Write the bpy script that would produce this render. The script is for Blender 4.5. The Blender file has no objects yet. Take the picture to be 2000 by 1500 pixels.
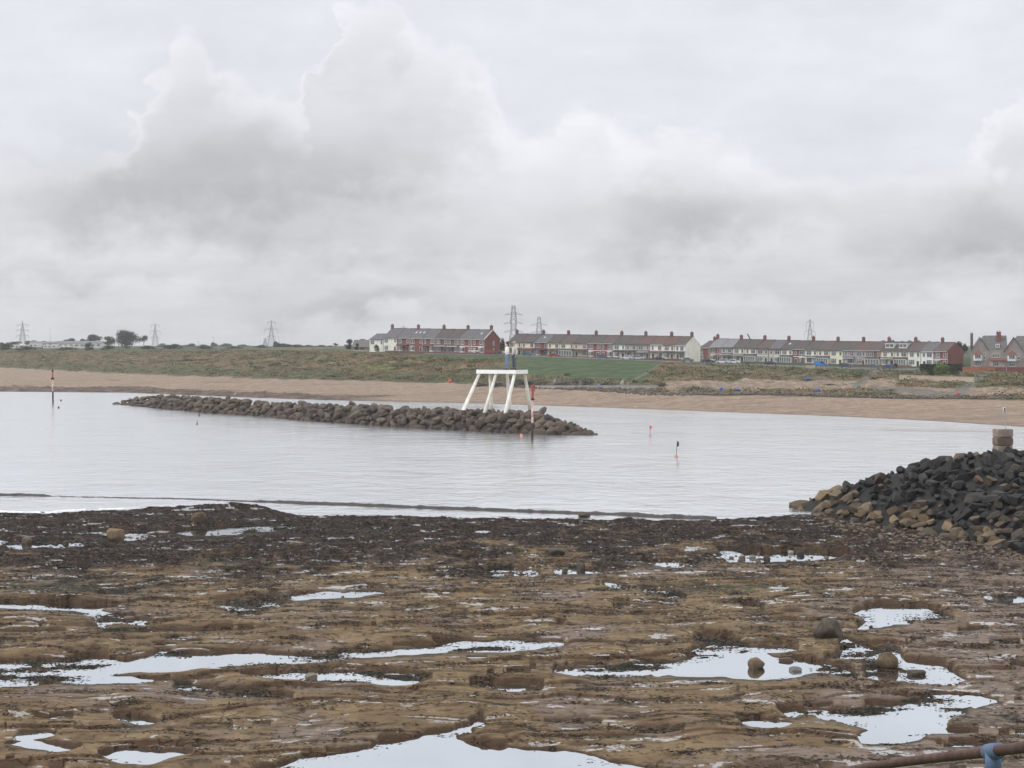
import bpy, math, random
import numpy as np
from mathutils import Vector, Matrix
R = math.radians
random.seed(7)
SC = bpy.context.scene
COL = SC.collection
# ------------------------------------------------------------------ camera
F = 3640.0        # focal length in pixels of the 2000 px wide photograph
HZ = 676.0        # row of the eye level
EYE = 16.0        # eye height above the water
cam = bpy.data.cameras.new('camera'); co = bpy.data.objects.new('camera', cam); COL.objects.link(co)
co.location = (0, 0, EYE); co.rotation_euler = (R(90), 0, 0)
cam.sensor_width = 36; cam.lens = 36 * F / 2000; cam.shift_y = -(750 - HZ) / 2000
cam.clip_start = 0.5; cam.clip_end = 20000
SC.camera = co
SC.render.resolution_x = 1024; SC.render.resolution_y = 768
SC.view_settings.view_transform = 'Standard'; SC.view_settings.look = 'None'
SC.view_settings.exposure = 0.0; SC.view_settings.gamma = 1.0

# ------------------------------------------------------------------ node helper
class NV:
    """a scalar in a node tree; operators add Math nodes"""
    def __init__(s, nt, x): s.nt = nt; s.x = x
    def _m(s, op, *a, clamp=False):
        n = s.nt.nodes.new('ShaderNodeMath'); n.operation = op; n.use_clamp = clamp
        for i, v in enumerate((s,) + a):
            v = v.x if isinstance(v, NV) else v
            if isinstance(v, (int, float)): n.inputs[i].default_value = v
            else: s.nt.links.new(v, n.inputs[i])
        return NV(s.nt, n.outputs[0])
    def __add__(s, o): return s._m('ADD', o)
    __radd__ = __add__
    def __sub__(s, o): return s._m('SUBTRACT', o)
    def __rsub__(s, o): return (s * -1.0) + o
    def __mul__(s, o): return s._m('MULTIPLY', o)
    __rmul__ = __mul__
    def __truediv__(s, o): return s._m('DIVIDE', o)
    def clamp(s): return s._m('ADD', 0.0, clamp=True)
    def exp(s): return s._m('EXPONENT')
    def pw(s, e): return s._m('POWER', e)
    def smooth(s, a, b):
        n = s.nt.nodes.new('ShaderNodeMapRange'); n.interpolation_type = 'SMOOTHSTEP'
        s.nt.links.new(s.x, n.inputs[0]); n.inputs[1].default_value = a; n.inputs[2].default_value = b
        return NV(s.nt, n.outputs[0])
def xyz(nt, sx, sy, sz=0.0):
    n = nt.nodes.new('ShaderNodeCombineXYZ')
    for i, v in enumerate((sx, sy, sz)):
        v = v.x if isinstance(v, NV) else v
        if isinstance(v, (int, float)): n.inputs[i].default_value = v
        else: nt.links.new(v, n.inputs[i])
    return n.outputs[0]
def noise(nt, vec, scale, detail=5, rough=0.5, dist=0.0, col=False):
    n = nt.nodes.new('ShaderNodeTexNoise'); n.inputs['Scale'].default_value = scale
    n.inputs['Detail'].default_value = detail; n.inputs['Roughness'].default_value = rough
    n.inputs['Distortion'].default_value = dist
    if vec is not None: nt.links.new(vec, n.inputs['Vector'])
    return n.outputs['Color'] if col else NV(nt, n.outputs[0])
def mixc(nt, f, a, b, mode='MIX'):
    n = nt.nodes.new('ShaderNodeMix'); n.data_type = 'RGBA'; n.blend_type = mode
    f = f.x if isinstance(f, NV) else f
    if isinstance(f, (int, float)): n.inputs[0].default_value = f
    else: nt.links.new(f, n.inputs[0])
    for i, v in ((6, a), (7, b)):
        if isinstance(v, (tuple, list)): n.inputs[i].default_value = (*v[:3], 1)
        else: nt.links.new(v, n.inputs[i])
    return n.outputs[2]

# ------------------------------------------------------------------ sky and sun
SUN_EL, SUN_AZ = 52.0, -97.0      # degrees; azimuth measured from the view direction (+Y) to the right
W = bpy.data.worlds.new('World'); SC.world = W; W.use_nodes = True
nt = W.node_tree; nt.nodes.clear()
out = nt.nodes.new('ShaderNodeOutputWorld'); bg = nt.nodes.new('ShaderNodeBackground')
nt.links.new(bg.outputs[0], out.inputs[0]); bg.inputs[1].default_value = 0.1
sky = nt.nodes.new('ShaderNodeTexSky'); sky.sky_type = 'NISHITA'; sky.sun_disc = False
sky.sun_elevation = R(SUN_EL); sky.sun_rotation = R(SUN_AZ)
sky.air_density = 1.0; sky.dust_density = 2.0
tc = nt.nodes.new('ShaderNodeTexCoord'); sp = nt.nodes.new('ShaderNodeSeparateXYZ')
nt.links.new(tc.outputs['Generated'], sp.inputs[0])
dx, dy, dz = (NV(nt, sp.outputs[i]) for i in range(3))
az = dx._m('ARCTAN2', dy); el = dz._m('ARCSINE')
PX = az * 3640.0 + 1000.0          # hundred-pixel sized units are handy for the cloud layout (36.4 px = 0.01 rad)
PY = 676.0 - el * 3640.0
cv = xyz(nt, PX * 0.01, PY * 0.012, 0.0)
wn = noise(nt, cv, 0.45, 7, 0.55)
wn2 = noise(nt, xyz(nt, PX * 0.01, PY * 0.01, 7.7), 0.55, 7, 0.6)
wn3 = noise(nt, xyz(nt, PX * 0.01, PY * 0.03, 3.1), 0.35, 6, 0.55)
wn4 = noise(nt, xyz(nt, PX * 0.01, PY * 0.013, 12.0), 1.5, 8, 0.55, 0.3)
wpx = PX + (wn2 - 0.5) * 230.0 + (wn4 - 0.5) * 110.0
wpy = PY + (wn - 0.5) * 190.0 + (wn4 - 0.5) * 90.0
fc = nt.nodes.new('ShaderNodeFloatCurve')
cpts = [(-400,300),(0,330),(120,320),(215,285),(270,180),(310,110),(370,72),(420,120),(500,180),(600,190),(628,90),(670,0),(740,-5),(790,60),(890,90),(950,160),(1040,235),(1150,205),(1230,262),(1330,245),(1450,285),(1600,335),(1850,330),(1920,235),(1960,205),(2050,230),(2400,300)]
cm = fc.mapping.curves[0]
while len(cm.points) > 2: cm.points.remove(cm.points[-1])
def cx(x): return (x + 400) / 2800
def cy(y): return (y + 100) / 500
cm.points[0].location = (cx(cpts[0][0]), cy(cpts[0][1])); cm.points[1].location = (1.0, cy(cpts[-1][1]))
for a, b in cpts[1:-1]: cm.points.new(cx(a), cy(b))
fc.mapping.update()
tt = ((wpx + 400.0) / 2800.0).clamp(); nt.links.new(tt.x, fc.inputs[1])
line = NV(nt, fc.outputs[0]) * 500.0 - 100.0
dd = wpy - line                                   # > 0 below the top outline of the cumulus bank
body = dd.smooth(-12, 30)
rim = body * (1.0 - dd.smooth(20, 130))
def blob(x, y, rx, ry, k):
    a = (wpx - float(x)) / float(rx); b = (wpy - float(y)) / float(ry)
    return ((a * a + b * b) * -1.0).exp() * k
dark = blob(400, 370, 230, 100, .9) + blob(700, 330, 190, 80, .55) + blob(130, 400, 170, 70, .5) + blob(1330, 440, 190, 62, .85) \
     + blob(1920, 470, 200, 60, .8) + blob(700, 592, 170, 26, .75) + blob(200, 545, 260, 20, .3) + blob(1150, 610, 260, 18, .25) + blob(1700, 400, 180, 50, .3) + blob(720, 480, 260, 60, .45) + blob(1550, 560, 260, 25, .3)
lite = blob(1180, 330, 120, 80, .8) + blob(1000, 330, 120, 90, .3) + blob(350, 510, 420, 30, .45) + blob(1750, 120, 420, 90, .35) + blob(60, 40, 200, 50, .3)
v = 0.825 + (wn3 - 0.5) * 0.22 + (wn - 0.5) * 0.14 + (wn4 - 0.5) * body * 0.16
v = v - body * 0.05 + rim * 0.11 - dark * 0.29 + lite * 0.10
lay = noise(nt, xyz(nt, PX * 0.0035, PY * 0.028, 21.0), 1.0, 6, 0.6)
v = v + (lay - 0.5) * PY.smooth(420, 560) * 0.22 - (PY.smooth(480, 640)) * 0.02
up = el.smooth(0.2, 0.9)
v = v * (1.0 + up * 0.62)
f0 = (dark * 0.25 + body * 0.4 + 0.1).clamp()
tint = mixc(nt, up.clamp(), mixc(nt, f0, (0.955, 0.982, 1.045), (0.985, 0.987, 1.022)), (1.0, 1.0, 0.99))
vc = nt.nodes.new('ShaderNodeVectorMath'); vc.operation = 'SCALE'
nt.links.new(tint, vc.inputs[0]); nt.links.new((v * 10.4).x, vc.inputs['Scale'])
fin = mixc(nt, 0.93, sky.outputs[0], vc.outputs[0])
nt.links.new(fin, bg.inputs[0])
sl = bpy.data.lights.new('sun', 'SUN'); sl.energy = 1.5; sl.angle = R(16); sl.color = (1.0, 0.965, 0.92)
so = bpy.data.objects.new('sun', sl); COL.objects.link(so)
sd = Vector((math.sin(R(SUN_AZ)) * math.cos(R(SUN_EL)), math.cos(R(SUN_AZ)) * math.cos(R(SUN_EL)), math.sin(R(SUN_EL))))
so.rotation_euler = (-sd).to_track_quat('-Z', 'Y').to_euler()

# ------------------------------------------------------------------ numpy noise
def _h(ix, iy, s):
    a = (ix.astype(np.int64) * 374761393 + iy.astype(np.int64) * 668265263 + s * 982451653) & 0xffffffff
    a = ((a ^ (a >> 13)) * 1274126177) & 0xffffffff
    return ((a ^ (a >> 16)) & 0xffffff) / float(0x1000000)
def gn(x, y, s=0):
    x = np.asarray(x, float); y = np.asarray(y, float)
    x0 = np.floor(x); y0 = np.floor(y); fx = x - x0; fy = y - y0
    ux = fx**3 * (fx * (fx * 6 - 15) + 10); uy = fy**3 * (fy * (fy * 6 - 15) + 10)
    def g(i, j):
        a = _h(x0 + i, y0 + j, s) * 6.2831853
        return np.cos(a) * (fx - i) + np.sin(a) * (fy - j)
    return ((g(0,0) * (1-ux) + g(1,0) * ux) * (1-uy) + (g(0,1) * (1-ux) + g(1,1) * ux) * uy) * 1.5
def fbm(x, y, s=0, o=4, g=0.5):
    r = 0; a = 1.0; t = 0
    for i in range(o):
        r = r + a * gn(x * 2**i + 13.7 * i, y * 2**i + 5.1 * i, s + i); t += a; a *= g
    return r / t
def worley(x, y, s=0):
    x0 = np.floor(x); y0 = np.floor(y); f1 = np.full(np.shape(x), 9.0); f2 = f1.copy(); cid = np.zeros(np.shape(x))
    for i in (-1, 0, 1):
        for j in (-1, 0, 1):
            cx_ = x0 + i; cy_ = y0 + j
            ddx = cx_ + _h(cx_, cy_, s) - x; ddy = cy_ + _h(cx_, cy_, s + 7) - y
            d = np.sqrt(ddx * ddx + ddy * ddy)
            c = d < f1
            f2 = np.where(c, f1, np.minimum(f2, d)); cid = np.where(c, _h(cx_, cy_, s + 3), cid); f1 = np.where(c, d, f1)
    return f1, f2, cid
def sst(x, a, b):
    t = np.clip((x - a) / (b - a), 0, 1); return t * t * (3 - 2 * t)

# ------------------------------------------------------------------ object helpers
def tag(o, label=None, cat=None, group=None, kind=None):
    if label: o['label'] = label
    if cat: o['category'] = cat
    if group: o['group'] = group
    if kind: o['kind'] = kind
    return o
def thing(name, loc=(0,0,0), rz=0.0, label=None, cat=None, group=None, sc=1.0):
    o = bpy.data.objects.new(name, None); COL.objects.link(o); o.location = loc; o.rotation_euler = (0, 0, rz); o.scale = (sc,)*3
    o.empty_display_size = 0.2
    return tag(o, label, cat, group)
def copy_tree(o, parent=None):
    c = o.copy(); COL.objects.link(c); c.parent = parent
    for ch in [k for k in bpy.data.objects if k.parent == o]: copy_tree(ch, c)
    return c
class MB:
    def __init__(s): s.v = []; s.f = []
    def add(s, vs, fs):
        n = len(s.v); s.v += [tuple(p) for p in vs]; s.f += [tuple(i + n for i in f) for f in fs]; return s
    def box(s, x0, x1, y0, y1, z0, z1):
        return s.add([(x0,y0,z0),(x1,y0,z0),(x1,y1,z0),(x0,y1,z0),(x0,y0,z1),(x1,y0,z1),(x1,y1,z1),(x0,y1,z1)],
                     [(0,3,2,1),(4,5,6,7),(0,1,5,4),(1,2,6,5),(2,3,7,6),(3,0,4,7)])
    def bar(s, a, b, w, w2=None):
        return s.tube([a, b], [w * .6, (w2 or w) * .6], 4)
    def tube(s, pts, rad, n=8, cap=True):
        pts = [Vector(p) for p in pts]; base = len(s.v); rings = []
        for i, p in enumerate(pts):
            d = (pts[min(i+1, len(pts)-1)] - pts[max(i-1, 0)]).normalized()
            u = d.cross(Vector((0,0,1)) if abs(d.z) < .9 else Vector((0,1,0))).normalized(); w = d.cross(u)
            r = rad[i] if isinstance(rad, (list, tuple)) else rad
            rings.append([tuple(p + u * (r * math.cos(6.28318 * k / n + .785)) + w * (r * math.sin(6.28318 * k / n + .785))) for k in range(n)])
        vs = [q for r_ in rings for q in r_]; fs = []
        for i in range(len(pts) - 1):
            for k in range(n):
                fs.append((i*n+k, i*n+(k+1) % n, (i+1)*n+(k+1) % n, (i+1)*n+k))
        if cap: fs.append(tuple(range(n))[::-1]); fs.append(tuple((len(pts)-1)*n + k for k in range(n)))
        return s.add(vs, fs)
    def prism(s, poly, y0, y1, axis='y'):
        n = len(poly)
        if axis == 'y': vs = [(a, y0, b) for a, b in poly] + [(a, y1, b) for a, b in poly]
        elif axis == 'x': vs = [(y0, a, b) for a, b in poly] + [(y1, a, b) for a, b in poly]
        else: vs = [(a, b, y0) for a, b in poly] + [(a, b, y1) for a, b in poly]
        fs = [(i, (i+1) % n, (i+1) % n + n, i + n) for i in range(n)] + [tuple(range(n))[::-1], tuple(range(n, 2*n))]
        return s.add(vs, fs)
    def ball(s, c, r, n=10, m=7, wob=0.0):
        vs = []; fs = []
        rx, ry, rz = (r, r, r) if isinstance(r, (int, float)) else r
        for i in range(m + 1):
            for k in range(n):
                a = math.pi * i / m; b = 6.28318 * k / n; q = 1 + random.uniform(-wob, wob)
                vs.append((c[0] + rx*q*math.sin(a)*math.cos(b), c[1] + ry*q*math.sin(a)*math.sin(b), c[2] + rz*q*math.cos(a)))
        for i in range(m):
            for k in range(n): fs.append((i*n+k, (i+1)*n+k, (i+1)*n+(k+1) % n, i*n+(k+1) % n))
        return s.add(vs, fs)
    def build(s, name, mat, parent=None, smooth=False):
        me = bpy.data.meshes.new(name); me.from_pydata(s.v, [], s.f); me.materials.append(mat)
        if smooth: me.polygons.foreach_set('use_smooth', [True] * len(me.polygons))
        me.update(); o = bpy.data.objects.new(name, me); COL.objects.link(o); o.parent = parent
        return o
def grid_obj(name, X, Y, Z, mat, cols=None, vals=None, smooth=True):
    r, c = X.shape; me = bpy.data.meshes.new(name)
    me.vertices.add(r * c)
    me.vertices.foreach_set('co', np.stack([X, Y, Z], -1).astype(np.float32).ravel())
    idx = np.arange(r * c).reshape(r, c)
    q = np.stack([idx[:-1,:-1], idx[:-1,1:], idx[1:,1:], idx[1:,:-1]], -1).reshape(-1, 4)
    me.loops.add(q.size); me.loops.foreach_set('vertex_index', q.ravel().astype(np.int32))
    me.polygons.add(len(q)); me.polygons.foreach_set('loop_start', (np.arange(len(q)) * 4).astype(np.int32))
    me.polygons.foreach_set('use_smooth', np.full(len(q), smooth))
    me.update(calc_edges=True); me.validate()
    if cols is not None:
        a = me.attributes.new('col', 'FLOAT_COLOR', 'POINT')
        a.data.foreach_set('color', np.concatenate([cols, np.ones(cols.shape[:2] + (1,))], -1).astype(np.float32).ravel())
    for k, vv in (vals or {}).items():
        a = me.attributes.new(k, 'FLOAT', 'POINT'); a.data.foreach_set('value', vv.astype(np.float32).ravel())
    me.materials.append(mat)
    o = bpy.data.objects.new(name, me); COL.objects.link(o); return o
def at(px, py, Y): return Vector(((px - 1000) / F * Y, Y, EYE - (py - HZ) / F * Y))
def onz(px, py, z=0.0):
    Y = F * (EYE - z) / (py - HZ); return Vector(((px - 1000) / F * Y, Y, z))

# ------------------------------------------------------------------ materials
def newmat(name):
    m = bpy.data.materials.new(name); m.use_nodes = True; nt = m.node_tree
    return m, nt, nt.nodes['Principled BSDF']
MATS = {}
def mat(name, c, rough=0.8, var=0.25, scale=1.5, bump=0.0, bscale=None, metal=0.0, spec=0.5, c2=None, detail=5):
    if name in MATS: return MATS[name]
    m, nt, b = newmat(name)
    tc = nt.nodes.new('ShaderNodeTexCoord'); o = tc.outputs['Object']
    n = noise(nt, o, scale, detail, 0.6)
    lo = tuple(x * (1 - var) for x in c); hi = tuple(min(x * (1 + var), 1) for x in c)
    if c2: lo, hi = c, c2
    cc = mixc(nt, n.smooth(0.3, 0.7), lo, hi)
    nt.links.new(cc, b.inputs['Base Color']); b.inputs['Roughness'].default_value = rough
    b.inputs['Metallic'].default_value = metal; b.inputs['Specular IOR Level'].default_value = spec
    if bump:
        bn = noise(nt, o, bscale or scale * 4, 6, 0.65)
        bu = nt.nodes.new('ShaderNodeBump'); bu.inputs['Strength'].default_value = 1.0; bu.inputs['Distance'].default_value = bump
        nt.links.new(bn.x, bu.inputs['Height']); nt.links.new(bu.outputs[0], b.inputs['Normal'])
    MATS[name] = m; return m

def water_mat(name, sx, sy, dist, base, reflect, foam=False, rough=0.04):
    m, nt, b = newmat(name)
    g = nt.nodes.new('ShaderNodeNewGeometry'); s = nt.nodes.new('ShaderNodeSeparateXYZ'); nt.links.new(g.outputs['Position'], s.inputs[0])
    x, y = NV(nt, s.outputs[0]), NV(nt, s.outputs[1])
    n1 = noise(nt, xyz(nt, x * sx, y * sy, 0.0), 1.0, 5, 0.6, 0.4)
    n2 = noise(nt, xyz(nt, x * sx * 0.12, y * sy * 0.1, 4.0), 1.0, 3, 0.5)
    n3 = noise(nt, xyz(nt, x * sx * 0.35, y * sy * 0.5, 9.0), 1.0, 2, 0.5)
    bu = nt.nodes.new('ShaderNodeBump'); bu.inputs['Strength'].default_value = 1.0; bu.inputs['Distance'].default_value = dist
    nt.links.new((n1 * (0.35 + n2.smooth(0.35, 0.7)) + n3 * 0.8).x, bu.inputs['Height'])
    gl = nt.nodes.new('ShaderNodeBsdfGlossy'); gl.inputs['Roughness'].default_value = rough; gl.inputs['Color'].default_value = (0.97, 0.98, 0.985, 1)
    nt.links.new(bu.outputs[0], gl.inputs['Normal'])
    if not foam: gl.inputs['Color'].default_value = (.80, .83, .855, 1)
    b.inputs['Base Color'].default_value = (*base, 1); b.inputs['Roughness'].default_value = 0.5; b.inputs['Specular IOR Level'].default_value = 0.2
    mx = nt.nodes.new('ShaderNodeMixShader')
    lw = nt.nodes.new('ShaderNodeFresnel'); lw.inputs['IOR'].default_value = reflect
    nt.links.new(bu.outputs[0], lw.inputs['Normal'])
    nt.links.new(lw.outputs[0], mx.inputs[0]); nt.links.new(b.outputs[0], mx.inputs[1]); nt.links.new(gl.outputs[0], mx.inputs[2])
    last = mx
    if foam:
        a = nt.nodes.new('ShaderNodeAttribute'); a.attribute_name = 'foam'
        fn = noise(nt, xyz(nt, x * 1.1, y * 0.5, 1.0), 1.0, 6, 0.7)
        f = (NV(nt, a.outputs['Fac']) + (fn - 0.5) * 1.6 * (NV(nt, a.outputs['Fac']).smooth(0.02, 0.3))).smooth(0.42, 0.75)
        d = nt.nodes.new('ShaderNodeBsdfDiffuse'); d.inputs['Color'].default_value = (0.8, 0.81, 0.82, 1)
        m2 = nt.nodes.new('ShaderNodeMixShader'); nt.links.new((f * 0.9).x, m2.inputs[0]); nt.links.new(mx.outputs[0], m2.inputs[1]); nt.links.new(d.outputs[0], m2.inputs[2])
        a2 = nt.nodes.new('ShaderNodeAttribute'); a2.attribute_name = 'shoal'
        d2 = nt.nodes.new('ShaderNodeBsdfDiffuse'); d2.inputs['Color'].default_value = (0.3, 0.27, 0.24, 1)
        m3 = nt.nodes.new('ShaderNodeMixShader'); nt.links.new(a2.outputs['Fac'], m3.inputs[0]); nt.links.new(m2.outputs[0], m3.inputs[1]); nt.links.new(d2.outputs[0], m3.inputs[2])
        last = m3
    nt.links.new(last.outputs[0], nt.nodes['Material Output'].inputs[0])
    return m

def ground_mat(name, s1, s2, bdist, rough=0.9, var=0.5, wet=False):
    """vertex colours give the kind of ground; two noises break them up"""
    m, nt, b = newmat(name)
    g = nt.nodes.new('ShaderNodeNewGeometry'); p = g.outputs['Position']
    a = nt.nodes.new('ShaderNodeAttribute'); a.attribute_name = 'col'
    mp = nt.nodes.new('ShaderNodeVectorMath'); mp.operation = 'MULTIPLY'; nt.links.new(p, mp.inputs[0]); mp.inputs[1].default_value = (1, 1, 2.0)
    n1 = noise(nt, mp.outputs[0], s1, 6, 0.7); n2 = noise(nt, mp.outputs[0], s2, 6, 0.65)
    fac = (1.0 - var) + (n1.smooth(0.25, 0.75) * 0.55 + n2.smooth(0.25, 0.75) * 0.45) * (2 * var)
    vm = nt.nodes.new('ShaderNodeVectorMath'); vm.operation = 'SCALE'; nt.links.new(a.outputs['Color'], vm.inputs[0]); nt.links.new(fac.x, vm.inputs['Scale'])
    nt.links.new(vm.outputs[0], b.inputs['Base Color'])
    bu = nt.nodes.new('ShaderNodeBump'); bu.inputs['Strength'].default_value = 1.0; bu.inputs['Distance'].default_value = bdist
    stv = nt.nodes.new('ShaderNodeVectorMath'); stv.operation = 'MULTIPLY'; nt.links.new(p, stv.inputs[0]); stv.inputs[1].default_value = (.7, .5, 14.0)
    st = noise(nt, stv.outputs[0], 1.0, 5, .6)
    hgt = n1 * 0.35 + n2 + (st * 0.35 if wet else 0.0)
    if wet:
        crk = noise(nt, mp.outputs[0], 1.1, 8, .75, 1.0)
        sv = nt.nodes.new('ShaderNodeSeparateXYZ'); nt.links.new(p, sv.inputs[0]); wv = noise(nt, p, .55, 4, .6); wv2 = noise(nt, p, .8, 4, .6)
        px_, py_n = NV(nt, sv.outputs[0]), NV(nt, sv.outputs[1])
        def joints(fx, fy, off, a0, a1):
            vo = nt.nodes.new('ShaderNodeTexVoronoi'); vo.feature = 'DISTANCE_TO_EDGE'; vo.voronoi_dimensions = '2D'; vo.inputs['Scale'].default_value = 1.0
            nt.links.new(xyz(nt, px_ * fx + wv * 1.6 + off, py_n * fy + wv2 * 1.6, 0.0), vo.inputs['Vector'])
            return 1.0 - NV(nt, vo.outputs['Distance']).smooth(a0, a1)
        j1 = joints(.22, .42, 0.0, .0, .035) * noise(nt, p, .3, 3, .5).smooth(.42, .52); j2 = joints(.7, 1.1, 5.0, .0, .06) * noise(nt, p, .45, 3, .5).smooth(.5, .6)
        jn = (j1 + j2 * .8).clamp()
        jmask = 1.0 - jn * .72
        vm.inputs['Scale'].default_value = 1
        nt.links.new((fac * (0.72 + st.smooth(.3, .55) * .28) * (1.0 - (1.0 - crk.smooth(.33, .40)) * .5) * jmask).x, vm.inputs['Scale'])
    if wet:
        w = nt.nodes.new('ShaderNodeAttribute'); w.attribute_name = 'wet'; wf = NV(nt, w.outputs['Fac'])
        rg = nt.nodes.new('ShaderNodeAttribute'); rg.attribute_name = 'rug'; rf = NV(nt, rg.outputs['Fac'])
        hgt = (hgt - jn * .9) * ((1.0 - wf.smooth(.2, .8) * 0.97) * (0.6 + rf * 2.2))
        rr = (0.78 - wf * 0.70 + (n2 - 0.5) * 0.2)
        nt.links.new(rr.clamp().x, b.inputs['Roughness'])
        b.inputs['Specular IOR Level'].default_value = 0.08
        nt.links.new(wf.smooth(.3, .7).x, b.inputs['Coat Weight']); b.inputs['Coat Roughness'].default_value = 0.04; b.inputs['Coat IOR'].default_value = 2.3
    else:
        b.inputs['Roughness'].default_value = rough; b.inputs['Specular IOR Level'].default_value = 0.25
    nt.links.new(hgt.x, bu.inputs['Height']); nt.links.new(bu.outputs[0], b.inputs['Normal'])
    return m

# ------------------------------------------------------------------ far shore terrain
KP = np.array([-600, 0, 250, 500, 620, 700, 850, 946, 1000, 1150, 1341, 1388, 1500, 1600, 1700, 1850, 2000, 2600], float)
def tb(*v): return np.array(v, float)
PYS = tb(760,765,767,777,781,783,786,788,790,795,802,804,808,812,816,824,834,862)
PYB = tb(712,718,731,740,743,745,748,752,756,763,772,773,774,776,779,781,783,795)
ZB  = tb(4,4,4,4,3.8,3.5,3.5,3.5,3.5,3.3,3,3,3,3,3,3,3,3)
YE  = tb(1300,1250,1150,900,800,735,690,670,665,645,620,618,606,596,585,572,560,520)
PYE = tb(684,685,684,685,685.5,687,696,698,699,704.5,711,714,717.5,721.5,725,728,729,734)
YR  = tb(1500,1400,1260,1000,850,757,722,705,706,690,668,672,655,645,635,622,610,560)
PYR = tb(682.5,683.5,683,684,684.5,686,691,693,695,700.5,708,711.5,714.5,718,721.5,723.5,724,728)
YH  = YR + tb(300,300,300,200,80,25,30,30,30,30,30,30,30,30,30,30,30,30)
PYH = tb(680,680,680,681,682,683,687,690,691,696,702,704,707,710,712,713,713,716)
def prof(px):
    px = np.asarray(px, float)
    I = lambda t: np.interp(px, KP, t)
    ys = F * EYE / (I(PYS) - HZ); zb = I(ZB); yb = F * (EYE - zb) / (I(PYB) - HZ)
    ye = I(YE); ze = EYE - (I(PYE) - HZ) / F * ye
    yr = I(YR); zr = EYE - (I(PYR) - HZ) / F * yr
    yh = I(YH); zh = EYE - (I(PYH) - HZ) / F * yh
    ym = ys + (yb - ys) * .45; zm = zb * .33
    y3 = yb + (ye - yb) * .30; z3 = zb + (ze - zb) * .36
    y4 = yb + (ye - yb) * .72; z4 = zb + (ze - zb) * .82
    Ys = [ys - 25, ys, ym, yb, y3, y4, ye, yr, yh, yh + 500, np.full_like(px, 3200.0), np.full_like(px, 9000.0)]
    Zs = [np.full_like(px, -1.6), np.zeros_like(px), zm, zb, z3, z4, ze, zr, zh, zh + 1.0, np.full_like(px, 15.6), np.full_like(px, 17.5)]
    return Ys, Zs
_pc = {}
def gz(px, Y):
    k = round(px * 2)
    if k not in _pc: _pc[k] = [[float(a) for a in t] for t in prof(px)]
    return float(np.interp(Y, *_pc[k]))
def gY(px, py):
    """distance at which the far terrain shows at this pixel"""
    gz(px, 600); Ys, Zs = _pc[round(px * 2)]
    t = np.linspace(Ys[1], Ys[8], 1500); z = np.interp(t, Ys, Zs); p = HZ + (EYE - z) / t * F
    i = np.argmax(p <= py); return float(t[i])
def onG(px, py):
    Y = gY(px, py); return Vector(((px - 1000) / F * Y, Y, gz(px, Y)))

cols = np.concatenate([np.arange(-1800, -60, 12), np.arange(-60, 2080, 2.2), np.arange(2080, 3700, 12)])
Ys, Zs = prof(cols); nsub = [3, 26, 34, 22, 34, 22, 12, 10, 10, 8, 6]
TY, TZ, TK = [], [], []
for k in range(len(Ys) - 1):
    for j in range(nsub[k]):
        t = j / nsub[k]; TY.append(Ys[k] * (1 - t) + Ys[k+1] * t); TZ.append(Zs[k] * (1 - t) + Zs[k+1] * t); TK.append(np.full_like(cols, k + t))
TY.append(Ys[-1]); TZ.append(Zs[-1]); TK.append(np.full_like(cols, len(Ys) - 1.0))
TY, TZ, TK = map(np.array, (TY, TZ, TK)); TPX = np.broadcast_to(cols, TY.shape); TX = (TPX - 1000) / F * TY
TPY = HZ + (EYE - TZ) / TY * F
sl_ = sst(TK, 3.0, 3.5) * (1 - sst(TK, 5.9, 6.3))
gnz = fbm(TX / 14, TY / 14, 3, 5, .6)
mown = sst(TPX + gnz * 60, 960, 1040) * (1 - sst(TPX + (TPY - 705) * 0.9, 1285, 1300)) * (1 - sst(TPY + gnz * 6 - (TPX - 1000) * 0.06, 728, 734)) * sst(TPY - (TPX - 960) * -0.05, 700, 704)
mown = np.maximum(mown, sst(TPX, 560, 700) * (1 - sst(TPX, 1290, 1310)) * (1 - sst(TPY - (PYE[0] * 0 + np.interp(TPX, KP, PYE)), 0.5, 3.0)) * sst(TK, 5, 5.2))
TZ2 = TZ + sl_ * (1 - mown) * (gnz * 0.9 + fbm(TX / 3, TY / 4, 9, 5, .65) * 0.8) + (1 - sl_) * (TK > 1) * (TK < 7) * fbm(TX / 9, TY / 9, 5, 3) * 0.08
TZ2 = TZ2 - sst(TK, 3.0, 3.05) * 0.0 
def mx_(a, b, t): return a * (1 - t[..., None]) + b * t[..., None]
C = lambda *c: np.array(c, float) * np.ones(TX.shape + (3,))
sand = C(.305, .230, .175); dsand = C(.235, .178, .138); wetsand = C(.21, .165, .14)
tan_ = C(.19, .135, .08); olive = C(.105, .098, .05); green = C(.066, .088, .042); dgreen = C(.05, .068, .035); bare = C(.27, .21, .16)
c = sand.copy()
c = mx_(c, dsand, sst(fbm(TX / 40, TY / 5, 21, 4), 0.05, 0.35))
c = mx_(c, wetsand, 1 - sst(TK, 1.0, 1.22))
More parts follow.
